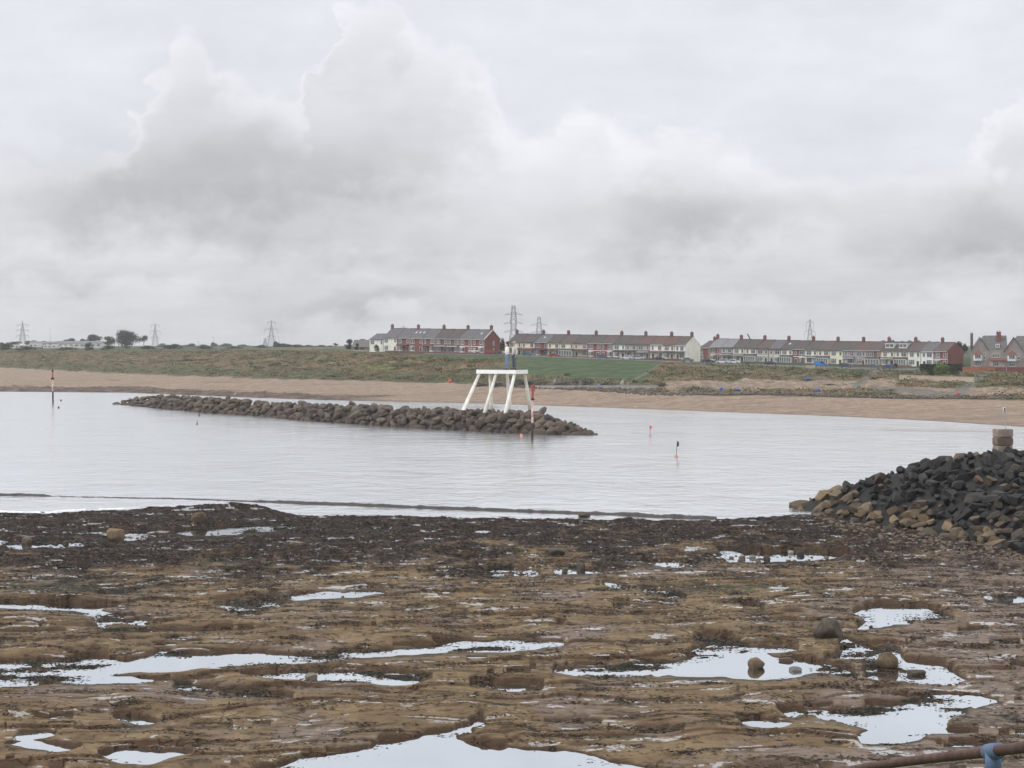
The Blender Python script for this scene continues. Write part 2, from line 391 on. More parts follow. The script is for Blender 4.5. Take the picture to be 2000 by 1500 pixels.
# weed and rock band at the left waterline
band = (1 - sst(TPX, 620, 900)) * (1 - sst(TPY * 0 + TK + fbm(TX / 30, TY / 6, 8, 4) * 0.35, 1.55 , 1.75)) * (TK > 1)
band = (1 - sst(TPX + fbm(TX/20,TY/20,4,3)*150, 620, 860)) * (1 - sst((np.interp(TPX, KP, PYS) - TPY) + fbm(TX / 25, TY / 10, 8, 4) * 7, 8.5, 10.5)) * (TK > 0.9)
c = mx_(c, C(.12, .088, .07) * (0.6 + 0.9 * sst(fbm(TX / 6, TY / 4, 12, 4), -.3, .3))[..., None], band)
TZ2 = TZ2 + band * (0.25 + np.abs(fbm(TX / 5, TY / 5, 14, 4)) * 1.0) * sst(TK, 1.0, 1.1)
line_ = (1 - sst(TPX, 500, 900)) * np.exp(-((TPY - (741 + TPX * 0.012) + fbm(TX / 30, TY / 30, 2, 3) * 4) / 0.9)**2) * sst(fbm(TX / 40, TX * 0, 5, 3), 0.0, 0.25)
c = mx_(c, C(.12, .09, .07), line_ * 0.7)
# grass
gg = mx_(tan_, olive, sst(fbm(TX / 22, TY / 16, 31, 5, .6) + (np.interp(TPX, [0, 500, 900, 1300, 1700], [.05, .1, .1, .15, .2])) - (TPY - 705) * 0.0 + sst(TK, 3.9, 3.2) * 0.0, -0.08, 0.28))
low = 1 - sst(TK + gnz * 1.2, 3.7, 4.3)
gg = mx_(gg, green * 1.0, low * (1 - sst(TPX, 1180, 1330)) * 0.6)
gg = mx_(gg, dgreen, sst(fbm(TX / 11, TY / 9, 41, 5, .6), 0.12, 0.34) * 0.85)
gg = mx_(gg, C(.15, .24, .05), np.exp(-(((TPX - 745) / 26)**2 + ((TPY - 719) / 4)**2)) * 1.0)
gg = mx_(gg, green, sst(TK + gnz * .6, 5.6, 6.0) * 0.8 * (1 - sst(TPX, 1300, 1500) * .5))
gg = mx_(gg, mx_(C(.048, .086, .034), C(.08, .11, .05), sst(fbm(TX / 9, TY / 7, 45, 4), -.2, .35)), mown)
gg = gg * (0.8 + 0.4 * sst(fbm(TX / 5, TY / 4, 51, 4, .7), -.4, .4))[..., None]
top = np.interp(TPX, [-600, 0, 250, 2600], [3.0] * 4) + fbm(TX / 10, TY / 20, 17, 4) * 0.18
c = mx_(c, gg, sst(TK, top, top + 0.08))
# bare earth / shingle bank on the right
pb = sst(TPX, 1285, 1310) * (1 - sst(TPX + (TPY-760) * 0.3, 1740, 1760)) * sst(TPY + gnz * 5, 743, 745) * (1 - sst(TPY + fbm(TX/8, TY/8, 6, 3) * 8, 757, 764))
pb = np.maximum(pb, sst(TPX, 1740, 1765) * sst(TPY + gnz * 3, 757, 759.5) * (1 - sst(TPY + fbm(TX/8, TY/8, 6, 3) * 8, 770, 774)))
c = mx_(c, bare * (0.75 + .5 * sst(fbm(TX / 3, TY / 3, 61, 4), -.3, .3))[..., None], pb * (TK > 2.9))
# paths
def seg(x0, y0, x1, y1, w0, w1):
    dx_, dy_ = x1 - x0, y1 - y0; L2 = dx_**2 + dy_**2; t = np.clip(((TPX - x0) * dx_ + (TPY - y0) * dy_) / L2, 0, 1)
    d = np.hypot(TPX - x0 - t * dx_, TPY - y0 - t * dy_); w = w0 + (w1 - w0) * t; return 1 - sst(d, w * .8, w * 1.2)
path = np.maximum.reduce([seg(1672, 757, 1714, 723, 7, 3), seg(1868, 772, 1945, 716, 9, 4), seg(1700, 757, 1870, 772, 3.5, 6), seg(1292, 711, 1222, 752, 1.6, 2.4), seg(1335, 713, 1560, 735, 1.2, 1.2), seg(1560, 735, 1672, 745, 1.2, 1.5), seg(930, 755, 1285, 757, 1.6, 1.6)])
c = mx_(c, C(.15, .145, .13), np.clip(path, 0, 1) * .8 * (TK > 2.8) * (TK < 7))
# far fields
ff = mx_(C(.035, .065, .030), C(.15, .13, .075), sst(fbm(TX / 300, TY / 500, 71, 3), 0.05, .2))
ff = mx_(ff, dgreen * .8, sst(fbm(TX / 60, TY / 90, 72, 4), 0.15, .3))
c = mx_(c, ff, sst(TK, 7.2, 7.6))
terr = grid_obj('terrain', TX, TY, TZ2, ground_mat('terrain', 0.35, 1.3, 0.8, 0.95, 0.5), c)
tag(terr, kind='structure')
BANK = (TK > 3.12) & (TK < 6.0) & (mown < .3) & (pb < .4) & (path < .3) & (TPX > -60) & (TPX < 2080)

# ------------------------------------------------------------------ rocky foreshore
px1 = np.concatenate([np.arange(-1200, -60, 8.0), np.arange(-60, 2062, 2.0), np.arange(2062, 3200, 8.0)]); py1 = np.concatenate([np.arange(984, 1500, 1.0), np.arange(1500, 1760, 4.0)])
GPX, GPY = np.meshgrid(px1, py1); GY = F * EYE / (GPY - HZ); GX = (GPX - 1000) / F * GY
wx = GPX + fbm(GX / 1.6, GY / 3.0, 101, 4, .6) * 30 + fbm(GX / .6, GY / 1.2, 103, 3) * 5
wy = GPY + fbm(GX / 1.8, GY / 3.2, 102, 4, .6) * 6 + fbm(GX / .8, GY / 1.6, 104, 3) * 1.2
POOLS = [
 [(-320,1300),(0,1295),(55,1290),(90,1293),(130,1291),(165,1283),(195,1280),(230,1288),(265,1290),(290,1280),(320,1270),(350,1276),(400,1279),(440,1275),(490,1273),(560,1278),(620,1282),(600,1292),(540,1298),(450,1300),(400,1305),(350,1310),(250,1315),(150,1327),(50,1331),(0,1334),(-320,1340)],
 [(600,1285),(640,1280),(670,1271),(740,1272),(820,1267),(850,1254),(900,1250),(950,1254),(1000,1250),(1100,1254),(1090,1262),(1030,1268),(950,1276),(880,1272),(800,1278),(700,1286),(640,1292),(600,1294)],
 [(470,1316),(560,1315),(640,1313),(730,1311),(800,1315),(845,1325),(790,1338),(740,1336),(700,1331),(640,1329),(600,1328),(470,1322)],
 [(330,1332),(380,1338),(430,1349),(500,1350),(580,1360),(575,1367),(480,1360),(400,1354),(340,1344)],
 [(150,1325),(250,1322),(330,1326),(330,1334),(200,1335),(80,1338),(0,1343),(0,1336)],
 [(915,1332),(1000,1337),(1065,1343),(1050,1353),(990,1350),(930,1341)],
 [(1075,1312),(1140,1306),(1200,1305),(1240,1296),(1265,1292),(1310,1296),(1350,1290),(1350,1276),(1365,1262),(1345,1250),(1390,1243),(1425,1250),(1460,1260),(1500,1266),(1500,1284),(1540,1286),(1590,1291),(1640,1302),(1675,1322),(1655,1328),(1600,1319),(1560,1322),(1500,1329),(1450,1326),(1400,1322),(1340,1322),(1300,1318),(1240,1326),(1180,1330),(1130,1322)],
 [(1612,1286),(1645,1265),(1652,1246),(1690,1255),(1715,1266),(1750,1272),(1775,1288),(1830,1296),(1865,1313),(1885,1330),(1850,1341),(1800,1336),(1760,1331),(1695,1324),(1680,1312),(1705,1298),(1670,1290)],
 [(1668,1195),(1690,1190),(1710,1181),(1760,1184),(1800,1187),(1835,1192),(1860,1209),(1830,1215),(1780,1218),(1720,1224),(1680,1230),(1690,1213),(1676,1205)],
 [(1512,1386),(1560,1384),(1640,1390),(1700,1396),(1696,1378),(1760,1376),(1800,1362),(1830,1355),(1900,1355),(1935,1372),(1890,1386),(1860,1405),(1845,1422),(1805,1435),(1790,1449),(1740,1454),(1685,1452),(1670,1436),(1710,1426),(1660,1412),(1600,1404),(1535,1401)],
 [(1435,1403),(1500,1405),(1540,1413),(1520,1422),(1455,1418)],
 [(-320,1172),(0,1176),(60,1175),(120,1178),(225,1182),(190,1191),(215,1198),(300,1213),(285,1223),(230,1220),(208,1228),(185,1207),(150,1194),(80,1191),(0,1189),(-320,1188)],
 [(425,1178),(480,1178),(515,1170),(530,1161),(570,1163),(600,1157),(680,1160),(690,1155),(755,1158),(700,1166),(620,1170),(548,1177),(540,1184),(490,1204),(450,1197)],
 [(942,1110),(1000,1109),(1055,1119),(1030,1126),(958,1122)], [(1082,1122),(1085,1110),(1110,1106),(1125,1104),(1135,1113),(1180,1110),(1172,1120)],
 [(1262,1093),(1300,1096),(1355,1101),(1345,1108),(1300,1108),(1268,1102)],
 [(1405,1070),(1440,1077),(1500,1080),(1560,1076),(1660,1083),(1600,1094),(1500,1097),(1428,1098),(1415,1085)],
 [(1172,1135),(1200,1140),(1222,1147),(1190,1147)], [(1255,1146),(1290,1152),(1340,1167),(1305,1170),(1275,1161)],
 [(138,1038),(170,1034),(290,1040),(280,1056),(230,1058),(205,1050),(160,1047)], [(325,1040),(400,1033),(470,1026),(540,1022),(585,1024),(560,1033),(500,1037),(440,1043),(380,1045)],
 [(-320,1052),(0,1053),(40,1061),(60,1063),(150,1058),(170,1064),(100,1069),(0,1070),(-320,1066)], [(388,1092),(430,1085),(500,1083),(485,1091),(420,1098)],
 [(195,1475),(230,1463),(260,1460),(320,1467),(375,1471),(335,1481),(285,1493),(240,1492)],
 [(430,1760),(450,1540),(520,1500),(600,1477),(665,1475),(705,1462),(735,1447),(800,1443),(870,1427),(915,1417),(928,1402),(946,1408),(940,1421),(912,1432),(885,1442),(905,1450),(950,1455),(1010,1462),(1070,1465),(1130,1469),(1180,1484),(1230,1497),(1320,1510),(1400,1560),(1500,1760)],
 [(42,1430),(90,1431),(108,1438),(50,1449)], [(215,1399),(270,1401),(305,1410),(270,1415)], [(25,1455),(60,1449),(145,1461),(110,1469)],
 [(1192,1183),(1215,1176),(1230,1182),(1205,1192)], [(1925,1167),(1985,1164),(2100,1168),(1990,1176),(1930,1176)], [(700,1028),(760,1026),(760,1032),(700,1033)], [(180,1094),(225,1093),(225,1100),(185,1100)],
 [(100,1106),(150,1104),(155,1110),(100,1111)], [(920,1036),(960,1035),(960,1041),(920,1041)], [(830,1050),(875,1049),(870,1054),(832,1055)], [(1510,1265),(1560,1270),(1545,1277),(1510,1275)], [(1450,1185),(1490,1183),(1480,1190)],
 [(325,1245),(350,1243),(360,1250),(330,1252)], [(0,1252),(35,1252),(30,1257),(0,1257)], [(1090,1218),(1100,1222),(1070,1223)], [(880,1200),(905,1201),(890,1204)],
]
mask = np.zeros(GPX.shape, bool)
for P in POOLS:
    P = np.array(P, float); x0, x1 = P[:,0].min() - 45, P[:,0].max() + 45; y0, y1 = P[:,1].min() - 14, P[:,1].max() + 14
    ci = np.where((px1 >= x0) & (px1 <= x1))[0]; ri = np.where((py1 >= y0) & (py1 <= y1))[0]
    s_ = np.s_[ri[0]:ri[-1]+1, ci[0]:ci[-1]+1]; qx, qy = wx[s_], wy[s_]; ins = np.zeros(qx.shape, bool)
    for i in range(len(P)):
        xa, ya = P[i]; xb, yb = P[(i+1) % len(P)]
        if ya == yb: continue
        ins ^= ((ya > qy) != (yb > qy)) & (qx < (xb - xa) * (qy - ya) / (yb - ya) + xa)
    mask[s_] |= ins
# small chance puddles
pud = fbm(GX / 4.2, GY / 2.2, 130, 5, .6)
mask |= (fbm(GX / 7.5, GY / 1.7, 131, 5, .62) > .34) & (GPY > 1228) & (fbm(GX / 12, GY / 10, 132, 2) > -.12)
pudm = (pud > np.interp(GPY, [1000, 1100, 1250, 1500], [.47, .46, .40, .39])) & (GPY > 1060)
# distance (px) to the next pool below (nearer) and above (farther) in each column
nr, nc = mask.shape; dn = np.zeros((nr, nc)); dfar = np.zeros((nr, nc))
cur = np.full(nc, 60.0); stp = np.abs(np.gradient(py1))
for i in range(nr): cur = np.where(mask[i], 0, cur + stp[i]); dfar[i] = cur
cur = np.full(nc, 60.0)
for i in range(nr - 1, -1, -1): cur = np.where(mask[i], 0, cur + stp[i]); dn[i] = cur
bandw = dn + dfar
amp = 0.05 + 0.33 * sst(fbm(GX / 9, GY / 9, 140, 3), -0.35, 0.4)
amp = amp * np.interp(GPY, [1000, 1120, 1180], [0.5, 0.65, 1.0]) * (1 - 0.45 * sst(GPX + (GPY - 1200) * -0.4, 1680, 1900))
amp = np.minimum(amp, 0.42 * bandw * GY / F)
mfar = dfar * GY / F * 6.0
mpp = GY * GY / (F * EYE)
hb = 0.035 + amp * sst(dfar / np.clip(bandw * .75, 4, 50), 0.0, 1.0) * (0.10 + 0.90 * sst(dn * mpp + fbm(GX / 2.6, GY / 2.6, 141, 3) * 1.0, -.2, 1.7)) * (1 - 0.3 * sst(dn, 20, 60))
def blurx(a, n):
    ap = np.pad(a, ((0, 0), (n // 2, n // 2)), 'edge'); cs = np.cumsum(np.pad(ap, ((0, 0), (1, 0))), 1)
    return (cs[:, n:] - cs[:, :-n]) / n
ln = (~mask).astype(float); num = hb * ln; den = ln.copy()
for _ in range(3): num = blurx(num, 27); den = blurx(den, 27)
for _ in range(2):
    num[1:-1] = (num[:-2] + 2 * num[1:-1] + num[2:]) / 4; den[1:-1] = (den[:-2] + 2 * den[1:-1] + den[2:]) / 4
hb = np.where(mask, -0.22, num / np.maximum(den, 1e-3))
for _ in range(3): hb = blurx(hb, 7)
hb[1:-1] = (hb[:-2] + 2 * hb[1:-1] + hb[2:]) / 4
land = sst(hb, -0.12, 0.08)
pf = sst(dfar, 2, 20)                                   # keep the rock low just in front of a pool
# dipping beds: a steep face towards the camera, a gentle fall behind it, long ledges running across the view
def beds(per, dip, warp, wamp, seed, rise, lo, hi):
    ph = (GY - dip * GX + fbm(GX / warp, GY / (warp * .7), seed, 3, .42) * wamp) / per
    k = np.floor(ph); fr = ph - k
    return sst(fr, 0.0, rise) * np.clip(1 - fr, 0, 1) ** 0.9 * (lo + (hi - lo) * _h(k, k * 0, seed + 3)), fr
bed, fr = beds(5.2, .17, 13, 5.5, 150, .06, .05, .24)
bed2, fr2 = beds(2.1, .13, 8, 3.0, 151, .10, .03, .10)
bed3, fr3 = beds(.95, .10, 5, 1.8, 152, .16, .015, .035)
m1 = sst(fbm(GX / 9, GY / 8, 155, 3), -.45, .0); m2 = sst(fbm(GX / 6, GY / 6, 156, 3), -.2, .15); m3 = sst(fbm(GX / 5, GY / 5, 157, 3), -.15, .15)
bed = bed * m1; bed2 = bed2 * m2; bed3 = bed3 * m3
q1, q2 = GX / 2.6 + fbm(GX / 1.5, GY / 1.5, 160, 3) * .5, GY / 3.2 + fbm(GX / 1.5, GY / 1.5, 161, 3) * .5
f1, f2, cid = worley(q1, q2, 9)
crk = sst(f2 - f1, 0.0, 0.16); crk3 = np.sqrt(np.clip((f2 - f1) / .6, 0, 1))
g1, g2, cid2 = worley(GX / .8 + fbm(GX, GY, 3, 2) * .4, GY / 1.1, 19)
und = fbm(GX / 4, GY / 5, 170, 4)
block = sst(fbm(GX / 8, GY / 8, 180, 3) + .22 * np.exp(-(((GPX - 350) / 500)**2 + ((GPY - 1240) / 40)**2)) + .22 * np.exp(-(((GPX - 1300) / 350)**2 + ((GPY - 1215) / 45)**2)), 0.0, 0.25); block2 = sst(fbm(GX / 6, GY / 6, 181, 3), -.1, .2)         # where the surface is broken into pillows
weed = (1 - sst(GPY + fbm(GX / 5, GY / 9, 190, 5, .62) * 130 + np.interp(GPX, [0, 600, 1000, 1500, 2000], [0, 15, 45, 45, 25]), 1105, 1165))
rough_ = fbm(GX / .5, GY / .9, 171, 3, .6)
hbig = hb + pf * land * (bed * (1 - weed * .4) + bed2 + bed3 + und * 0.07 + fbm(GX / 1.3, GY / 1.6, 173, 4) * .02 + block * (crk3 * 0.10 - 0.06) + block2 * sst(g2 - g1, 0, .5) * 0.02)
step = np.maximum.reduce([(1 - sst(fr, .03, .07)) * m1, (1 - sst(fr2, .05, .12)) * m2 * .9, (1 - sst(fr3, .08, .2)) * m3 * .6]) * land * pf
fn_ = fbm(GX / 3.2, GY / 2.0, 240, 5, .62)
film = np.maximum.reduce([sst(fr, .80, .86) * m1 * sst(fn_, .02, .08), sst(fr2, .78, .86) * m2 * sst(fn_, .08, .14), sst(fn_ + .10 * sst(GPX, 1500, 1900) - .05 * (weed > .5), .27, .31)]) * land * pf
film = np.maximum(film, pudm * land * pf)
film = film * (1 - sst(np.abs(np.gradient(hbig, axis=0)) / mpp, .12, .22)) * (step < .1)
h = hbig + land * (1 - film) * (rough_ * (0.010 + weed * 0.08) * (0.4 + .6 * pf)) + land * weed * pf * (1 - film) * (np.abs(fbm(GX / 1.4, GY / 2.0, 172, 4, .6)) * 0.34)
wp_h = sst(fbm(GX / 2.6, GY / 1.5, 227, 6, .66), .24, .29)
# algae and low rock just breaking the surface of pools
alg = sst(fbm(GX / 4.5, GY / 1.7, 200, 6, .66), 0.0, 0.05) * (1 - land) * sst(fbm(GX / 7, GY / 9, 202, 3) + .08 * sst(GPX, 1500, 1700) - .35 * (GPY > 1440), -.12, .08)
edge = sst(blurx(land, 21), 0.02, 0.5)
h = h + alg * (0.268 + 0.05 * rough_)
PE = np.interp(GPX, [-320, 0, 90, 150, 300, 450, 520, 600, 800, 1000, 1300, 1450, 1540, 1640, 2320], [1004, 1001, 1003, 998, 993, 991, 996, 1008, 1008, 1013, 1016, 1013, 1006, 1000, 1000])
PEw = PE + fbm(GX / 3, GX * 0, 210, 4) * 3
h = h * sst(GPY, PEw, PEw + 6) + (1 - sst(GPY, PEw - 3, PEw + 2)) * -0.5
h = h + wp_h * 0.05 * land * pf
h = h + 0.5 * np.exp(-((GPX - 440) / 120.0)**2) * np.exp(-((GPY - 998) / 4.0)**2) * (GPY > PEw)
# colours
K = lambda *c: np.array(c, float) * np.ones(GX.shape + (3,))
def mg(a, b, t): return a * (1 - t[..., None]) + b * t[..., None]
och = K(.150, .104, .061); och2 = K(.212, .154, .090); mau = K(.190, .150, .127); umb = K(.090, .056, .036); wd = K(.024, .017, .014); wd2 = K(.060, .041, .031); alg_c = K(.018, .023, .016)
n_a = fbm(GX / 3.5, GY / 5, 220, 5, .6); n_b = fbm(GX / .9, GY / 1.6, 221, 4, .65); n_c = fbm(GX / 7, GY / 9, 222, 4)
rc = mg(och, och2, sst(n_a + n_b * .4, -.2, .3))
hi_ = h - 0.08
rc = mg(rc, mau, np.clip(sst(n_c + n_b * .35 - hi_ * .7 + sst(GPX + (GPY - 1200) * .5, 1500, 1900) * .45, -.05, 0.28), 0, 1) * .9)
rc = mg(rc, umb, sst(n_b + n_a * .6, 0.2, 0.42) * .35)
rc = mg(rc, umb * .8, (1 - crk) * block * .8)
rc = mg(rc, umb * .6, np.clip(step * sst(fbm(GX / 1.2, GY / 1.2, 224, 3), -.5, .0), 0, 1) * .92)  # ledge faces and their feet: crease shade painted in, along with dark weed
wp_ = sst(fbm(GX / 2.6, GY / 1.5, 227, 6, .66) + .10 * sst(GPX, 1500, 1800) * sst(GPY, 1300, 1400) + .08 * (1 - sst(GPY, 1180, 1260)), .24, .29)
rc = mg(rc, K(.040, .032, .022), wp_ * .85 * (1 - film))
lo = h - blurx(h, 15)  # local relief: crease shade painted into the hollows, tops lightened
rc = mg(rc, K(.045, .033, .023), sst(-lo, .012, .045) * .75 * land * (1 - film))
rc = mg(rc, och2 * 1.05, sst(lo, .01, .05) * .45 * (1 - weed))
pit = sst(fbm(GX / .5, GY / .8, 225, 3, .7) + fbm(GX / 3, GY / 3, 226, 2) * .4, .42, .47)
rc = mg(rc, K(.045, .032, .024), pit * .8 * (1 - film))
wcol = mg(wd, wd2, sst(fbm(GX / .7, GY / 1.6, 230, 4, .7), -.1, .25))
wcol = mg(wcol, K(.125, .088, .062), sst(fbm(GX / 1.2, GY / 2.6, 231, 4, .6), .22, .34) * .8)
spark = sst(fbm(GX / .35, GY / .9, 232, 3, .7), .3, .42)
wcol = mg(wcol, K(.26, .23, .21), spark * .35)  # sparkle of the wet weed painted in as pale flecks
rc = mg(rc, wcol, np.clip(weed + sst(fbm(GX / 2.2, GY / 3, 233, 4, .6), .2, .35) * .55 * (1 - sst(GPY, 1150, 1420)), 0, 1))
gz1 = np.exp(-(((GPX - 110) / 170)**2 + ((GPY - 1155) / 13)**2)) + np.exp(-(((GPX - 1400) / 170)**2 + ((GPY - 1153) / 9)**2)) + .8 * np.exp(-(((GPX - 1790) / 160)**2 + ((GPY - 1408) / 20)**2))
rc = mg(rc, K(.026, .042, .022), np.clip(gz1 * sst(n_b, -.25, .15), 0, 1) * .9)
rc = mg(rc, alg_c, np.clip(np.maximum(alg * (1 - land), (1 - sst(h, 0.03, 0.09)) * .8), 0, 1))
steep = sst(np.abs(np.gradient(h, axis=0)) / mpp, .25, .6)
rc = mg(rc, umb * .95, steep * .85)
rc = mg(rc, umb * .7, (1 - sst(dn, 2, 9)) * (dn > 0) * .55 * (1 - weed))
wetv = np.clip(film + (1 - sst(h, .04, .12)) * .25 * (1 - alg), 0, 1)
h = h.astype(float); HROCK = h
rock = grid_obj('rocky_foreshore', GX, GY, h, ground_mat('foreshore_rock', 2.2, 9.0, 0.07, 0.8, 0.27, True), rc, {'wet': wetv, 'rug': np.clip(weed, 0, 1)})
tag(rock, kind='structure')
KEEP = dict(weed=weed, wp_=wp_, step=step, fn_=fn_, alg=alg, film=film)
# still water in the pools
pool_m = water_mat('pool_water', 1.6, 0.8, 0.0012, (.05, .06, .06), 2.25, rough=0.01)
pr = np.concatenate([np.arange(1016, 1500, 20.0), [1560, 1650, 1755]]); ppx, ppy = np.meshgrid(np.arange(-1200, 3201, 40.0), pr)
PEp = np.interp(ppx, [-320, 0, 90, 150, 300, 450, 520, 600, 2320], [1014, 1011, 1012, 1008, 1003, 1002, 1006, 1018, 1022]); ppy = np.maximum(ppy, PEp); 
py_ = F * EYE / (ppy - HZ)
pw = grid_obj('tide_pool_water', (ppx - 1000) / F * py_, py_, np.full(py_.shape, 0.02), pool_m); tag(pw, kind='structure')

# bank under the viewer, out of the frame
bx, by = np.meshgrid(np.linspace(-90, 90, 90), np.linspace(-60, 60, 90))
bz = np.interp(by, [-60, 0, 5, 10, 14, 26, 40, 53, 60], [14.6, 14.4, 13.5, 13.0, 11.5, 5.5, 2.0, 0.2, -1.0]) + fbm(bx / 3, by / 3, 300, 4) * 0.25
bc = np.array([.06, .11, .04]) * np.ones(bx.shape + (3,)); t_ = sst(by, 22, 30)[..., None]; bc = bc * (1 - t_) + np.array([.17, .12, .07]) * t_
bank = grid_obj('bank', bx, by, bz, ground_mat('bank', 0.6, 3, 0.05, 0.95, 0.35), bc); tag(bank, kind='structure')

# ------------------------------------------------------------------ sea
spx = np.concatenate([np.arange(-2000, -60, 40), np.arange(-60, 2060, 5.0), np.arange(2060, 3900, 40)]); spy = np.concatenate([np.arange(716, 780, 4), np.arange(780, 960, 2.5), np.arange(960, 1040, 1.5)])
SPX, SPY = np.meshgrid(spx, spy); SY = F * EYE / (SPY - HZ); SX = (SPX - 1000) / F * SY
shore = np.interp(SPX, KP, PYS)
foam = (.62 * np.exp(-((SPY - shore - .8) / 1.5)**2) * sst(SPX, 1000, 1250) * (.75 + .5 * fbm(SX / 14, SY / 14, 77, 3)))
pe = np.interp(SPX, [0, 90, 150, 300, 450, 520, 600, 800, 1000, 1300, 1450, 1540, 1640], [1001, 1003, 998, 993, 991, 996, 1008, 1008, 1013, 1016, 1013, 1004, 1000])
foam += np.exp(-((SPY - pe + 6) / 5.5)**2) * (1 - sst(SPX, 110, 420)) * .52 * (.6 + .8 * fbm(SX / 5, SY / 3, 91, 4)) + .55 * np.exp(-((SPY - pe + 3) / 5)**2) * (.5 + .9 * fbm(SX / 3, SY / 3, 92, 4)) * sst(SPX, 1440, 1520) * (1 - sst(SPX, 1700, 1800))
foam += .5 * np.exp(-((SPY - pe + 2) / 2.5)**2) * (1 - sst(SPX, 300, 560))
shoal = .75 * np.exp(-((SPY - 839 - (SPX - 1650) * .015) / 2.0)**2) * sst(SPX + fbm(SX / 30, SY / 9, 1, 3) * 200, 1560, 1780) * sst(fbm(SX / 22, SY / 10, 2, 4), -.3, .2)
sea = grid_obj('sea', SX, SY, np.zeros(SX.shape), water_mat('sea_water', 0.55, 0.42, 0.20, (.30, .33, .33), 3.0, True, rough=0.16), None, {'foam': foam, 'shoal': shoal}); tag(sea, kind='structure')

# low weedy ledge standing just out of the water in front of the platform
lp = [(-200,964),(-60,966),(0,967.5),(40,967),(88,968.5),(130,970.5),(200,971.5),(260,973),(330,973.5),(400,976),(470,978.5),(540,981),(600,984),(660,985.5),(720,988),(800,991),(860,993.5),(920,995),(980,997.5),(1040,1000),(1100,1002),(1150,1004),(1200,1005),(1260,1008),(1320,1011),(1400,1013)]
lpx = np.arange(-200, 1400, 3.0); lpy = np.interp(lpx, [a for a, b in lp], [b for a, b in lp])
lh = np.interp(lpx, [-200, 0, 85, 100, 380, 470, 560, 1100, 1140, 1310, 1400], [.15, .2, .17, .03, .06, .05, .24, .22, .2, .3, .2]) * (0.7 + 0.9 * np.clip(fbm(lpx / 45, lpx * 0, 400, 4, .6) + .3, 0, 1)) 
LZ, LX, LY = [], [], []
Y0 = F * EYE / (lpy - HZ)
for j, (dy_, hz_) in enumerate([(-1.3, -.3), (-.8, .2), (-.4, .85), (0, 1), (.6, .9), (1.0, .1), (1.3, -.4)]):
    yy = Y0 + dy_ + fbm(lpx / 20, lpx * 0 + j, 401, 3) * .3; LY.append(yy); LX.append((lpx - 1000) / F * Y0); LZ.append(np.where(hz_ > 0, lh * hz_ + fbm(lpx / 6, lpx * 0 + j * .7, 402, 3) * .07 - .02, hz_))
LX, LY, LZ = map(np.array, (LX, LY, LZ))
ledge = grid_obj('reef_ledge', LX, LY, LZ, mat('reef_weed', (.020, .017, .016), .7, .5, 1.5, .08, 5, c2=(.060, .050, .046))); tag(ledge, kind='structure')

# road along the terraces
rp = np.arange(690, 2300, 6.0); yr = np.interp(rp, KP, YR)
RX, RY, RZ = [], [], []
for j in (-4.2, -1.4, 1.4, 4.2):
    yy = yr + j; RX.append((rp - 1000) / F * yy); RY.append(yy); RZ.append(np.array([gz(p, y) for p, y in zip(rp, yy)]) + 0.12)
road = grid_obj('road', *map(np.array, (RX, RY, RZ)), mat('asphalt', (.06, .06, .062), .9, .2, .4)); tag(road, kind='structure')
kp_ = MB()
for side in (-4.4, 4.4):
    for i in range(len(rp) - 1):
        pts_ = [Vector(((rp[k] - 1000) / F * (yr[k] + side), yr[k] + side, gz(rp[k], yr[k] + side) + .15)) for k in (i, i + 1)]
        kp_.bar(pts_[0], pts_[1], .2)
tag(kp_.build('kerb', mat('kerb_concrete', (.35, .34, .32))), kind='structure')

# ------------------------------------------------------------------ houses
def wallm(k):
    t = {'cream': (.80, .75, .61), 'pale': (.82, .80, .72), 'white': (.86, .86, .85), 'yellow': (.81, .76, .58), 'tan': (.62, .51, .44), 'pink': (.60, .48, .44),
         'greige': (.46, .41, .38), 'grey': (.42, .42, .42), 'mauve': (.38, .31, .32), 'brick': (.225, .078, .070), 'dbrick': (.19, .09, .08), 'orange': (.42, .17, .10), 'soot': (.13, .11, .11), 'stone': (.33, .28, .26)}[k]
    return mat('wall_' + k, t, .9, .12, .7, .02, 6, detail=6)
def roofm(k):
    t = {'dark': (.075, .066, .062), 'slate': (.11, .106, .115), 'grey': (.19, .187, .20), 'brown': (.09, .070, .063), 'red': (.11, .065, .058), 'lead': (.13, .125, .123), 'terra': (.20, .08, .068), 'green': (.05, .06, .055)}[k]
    return mat('roof_' + k, t, .85, .2, 1.2, .03, 5, detail=6)
WHITE = mat('white_frame', (.78, .78, .77), .5, .05, 1)
GLASS = mat('window_glass', (.05, .06, .065), .08, .3, .4, spec=.6, c2=(.22, .23, .24))
POT = mat('chimney_pot', (.28, .12, .08), .8)
DOORS = [mat('door_' + n, c_, .5) for n, c_ in (('dark', (.03, .03, .035)), ('white', (.7, .7, .7)), ('brown', (.12, .05, .03)), ('green', (.03, .07, .05)))]
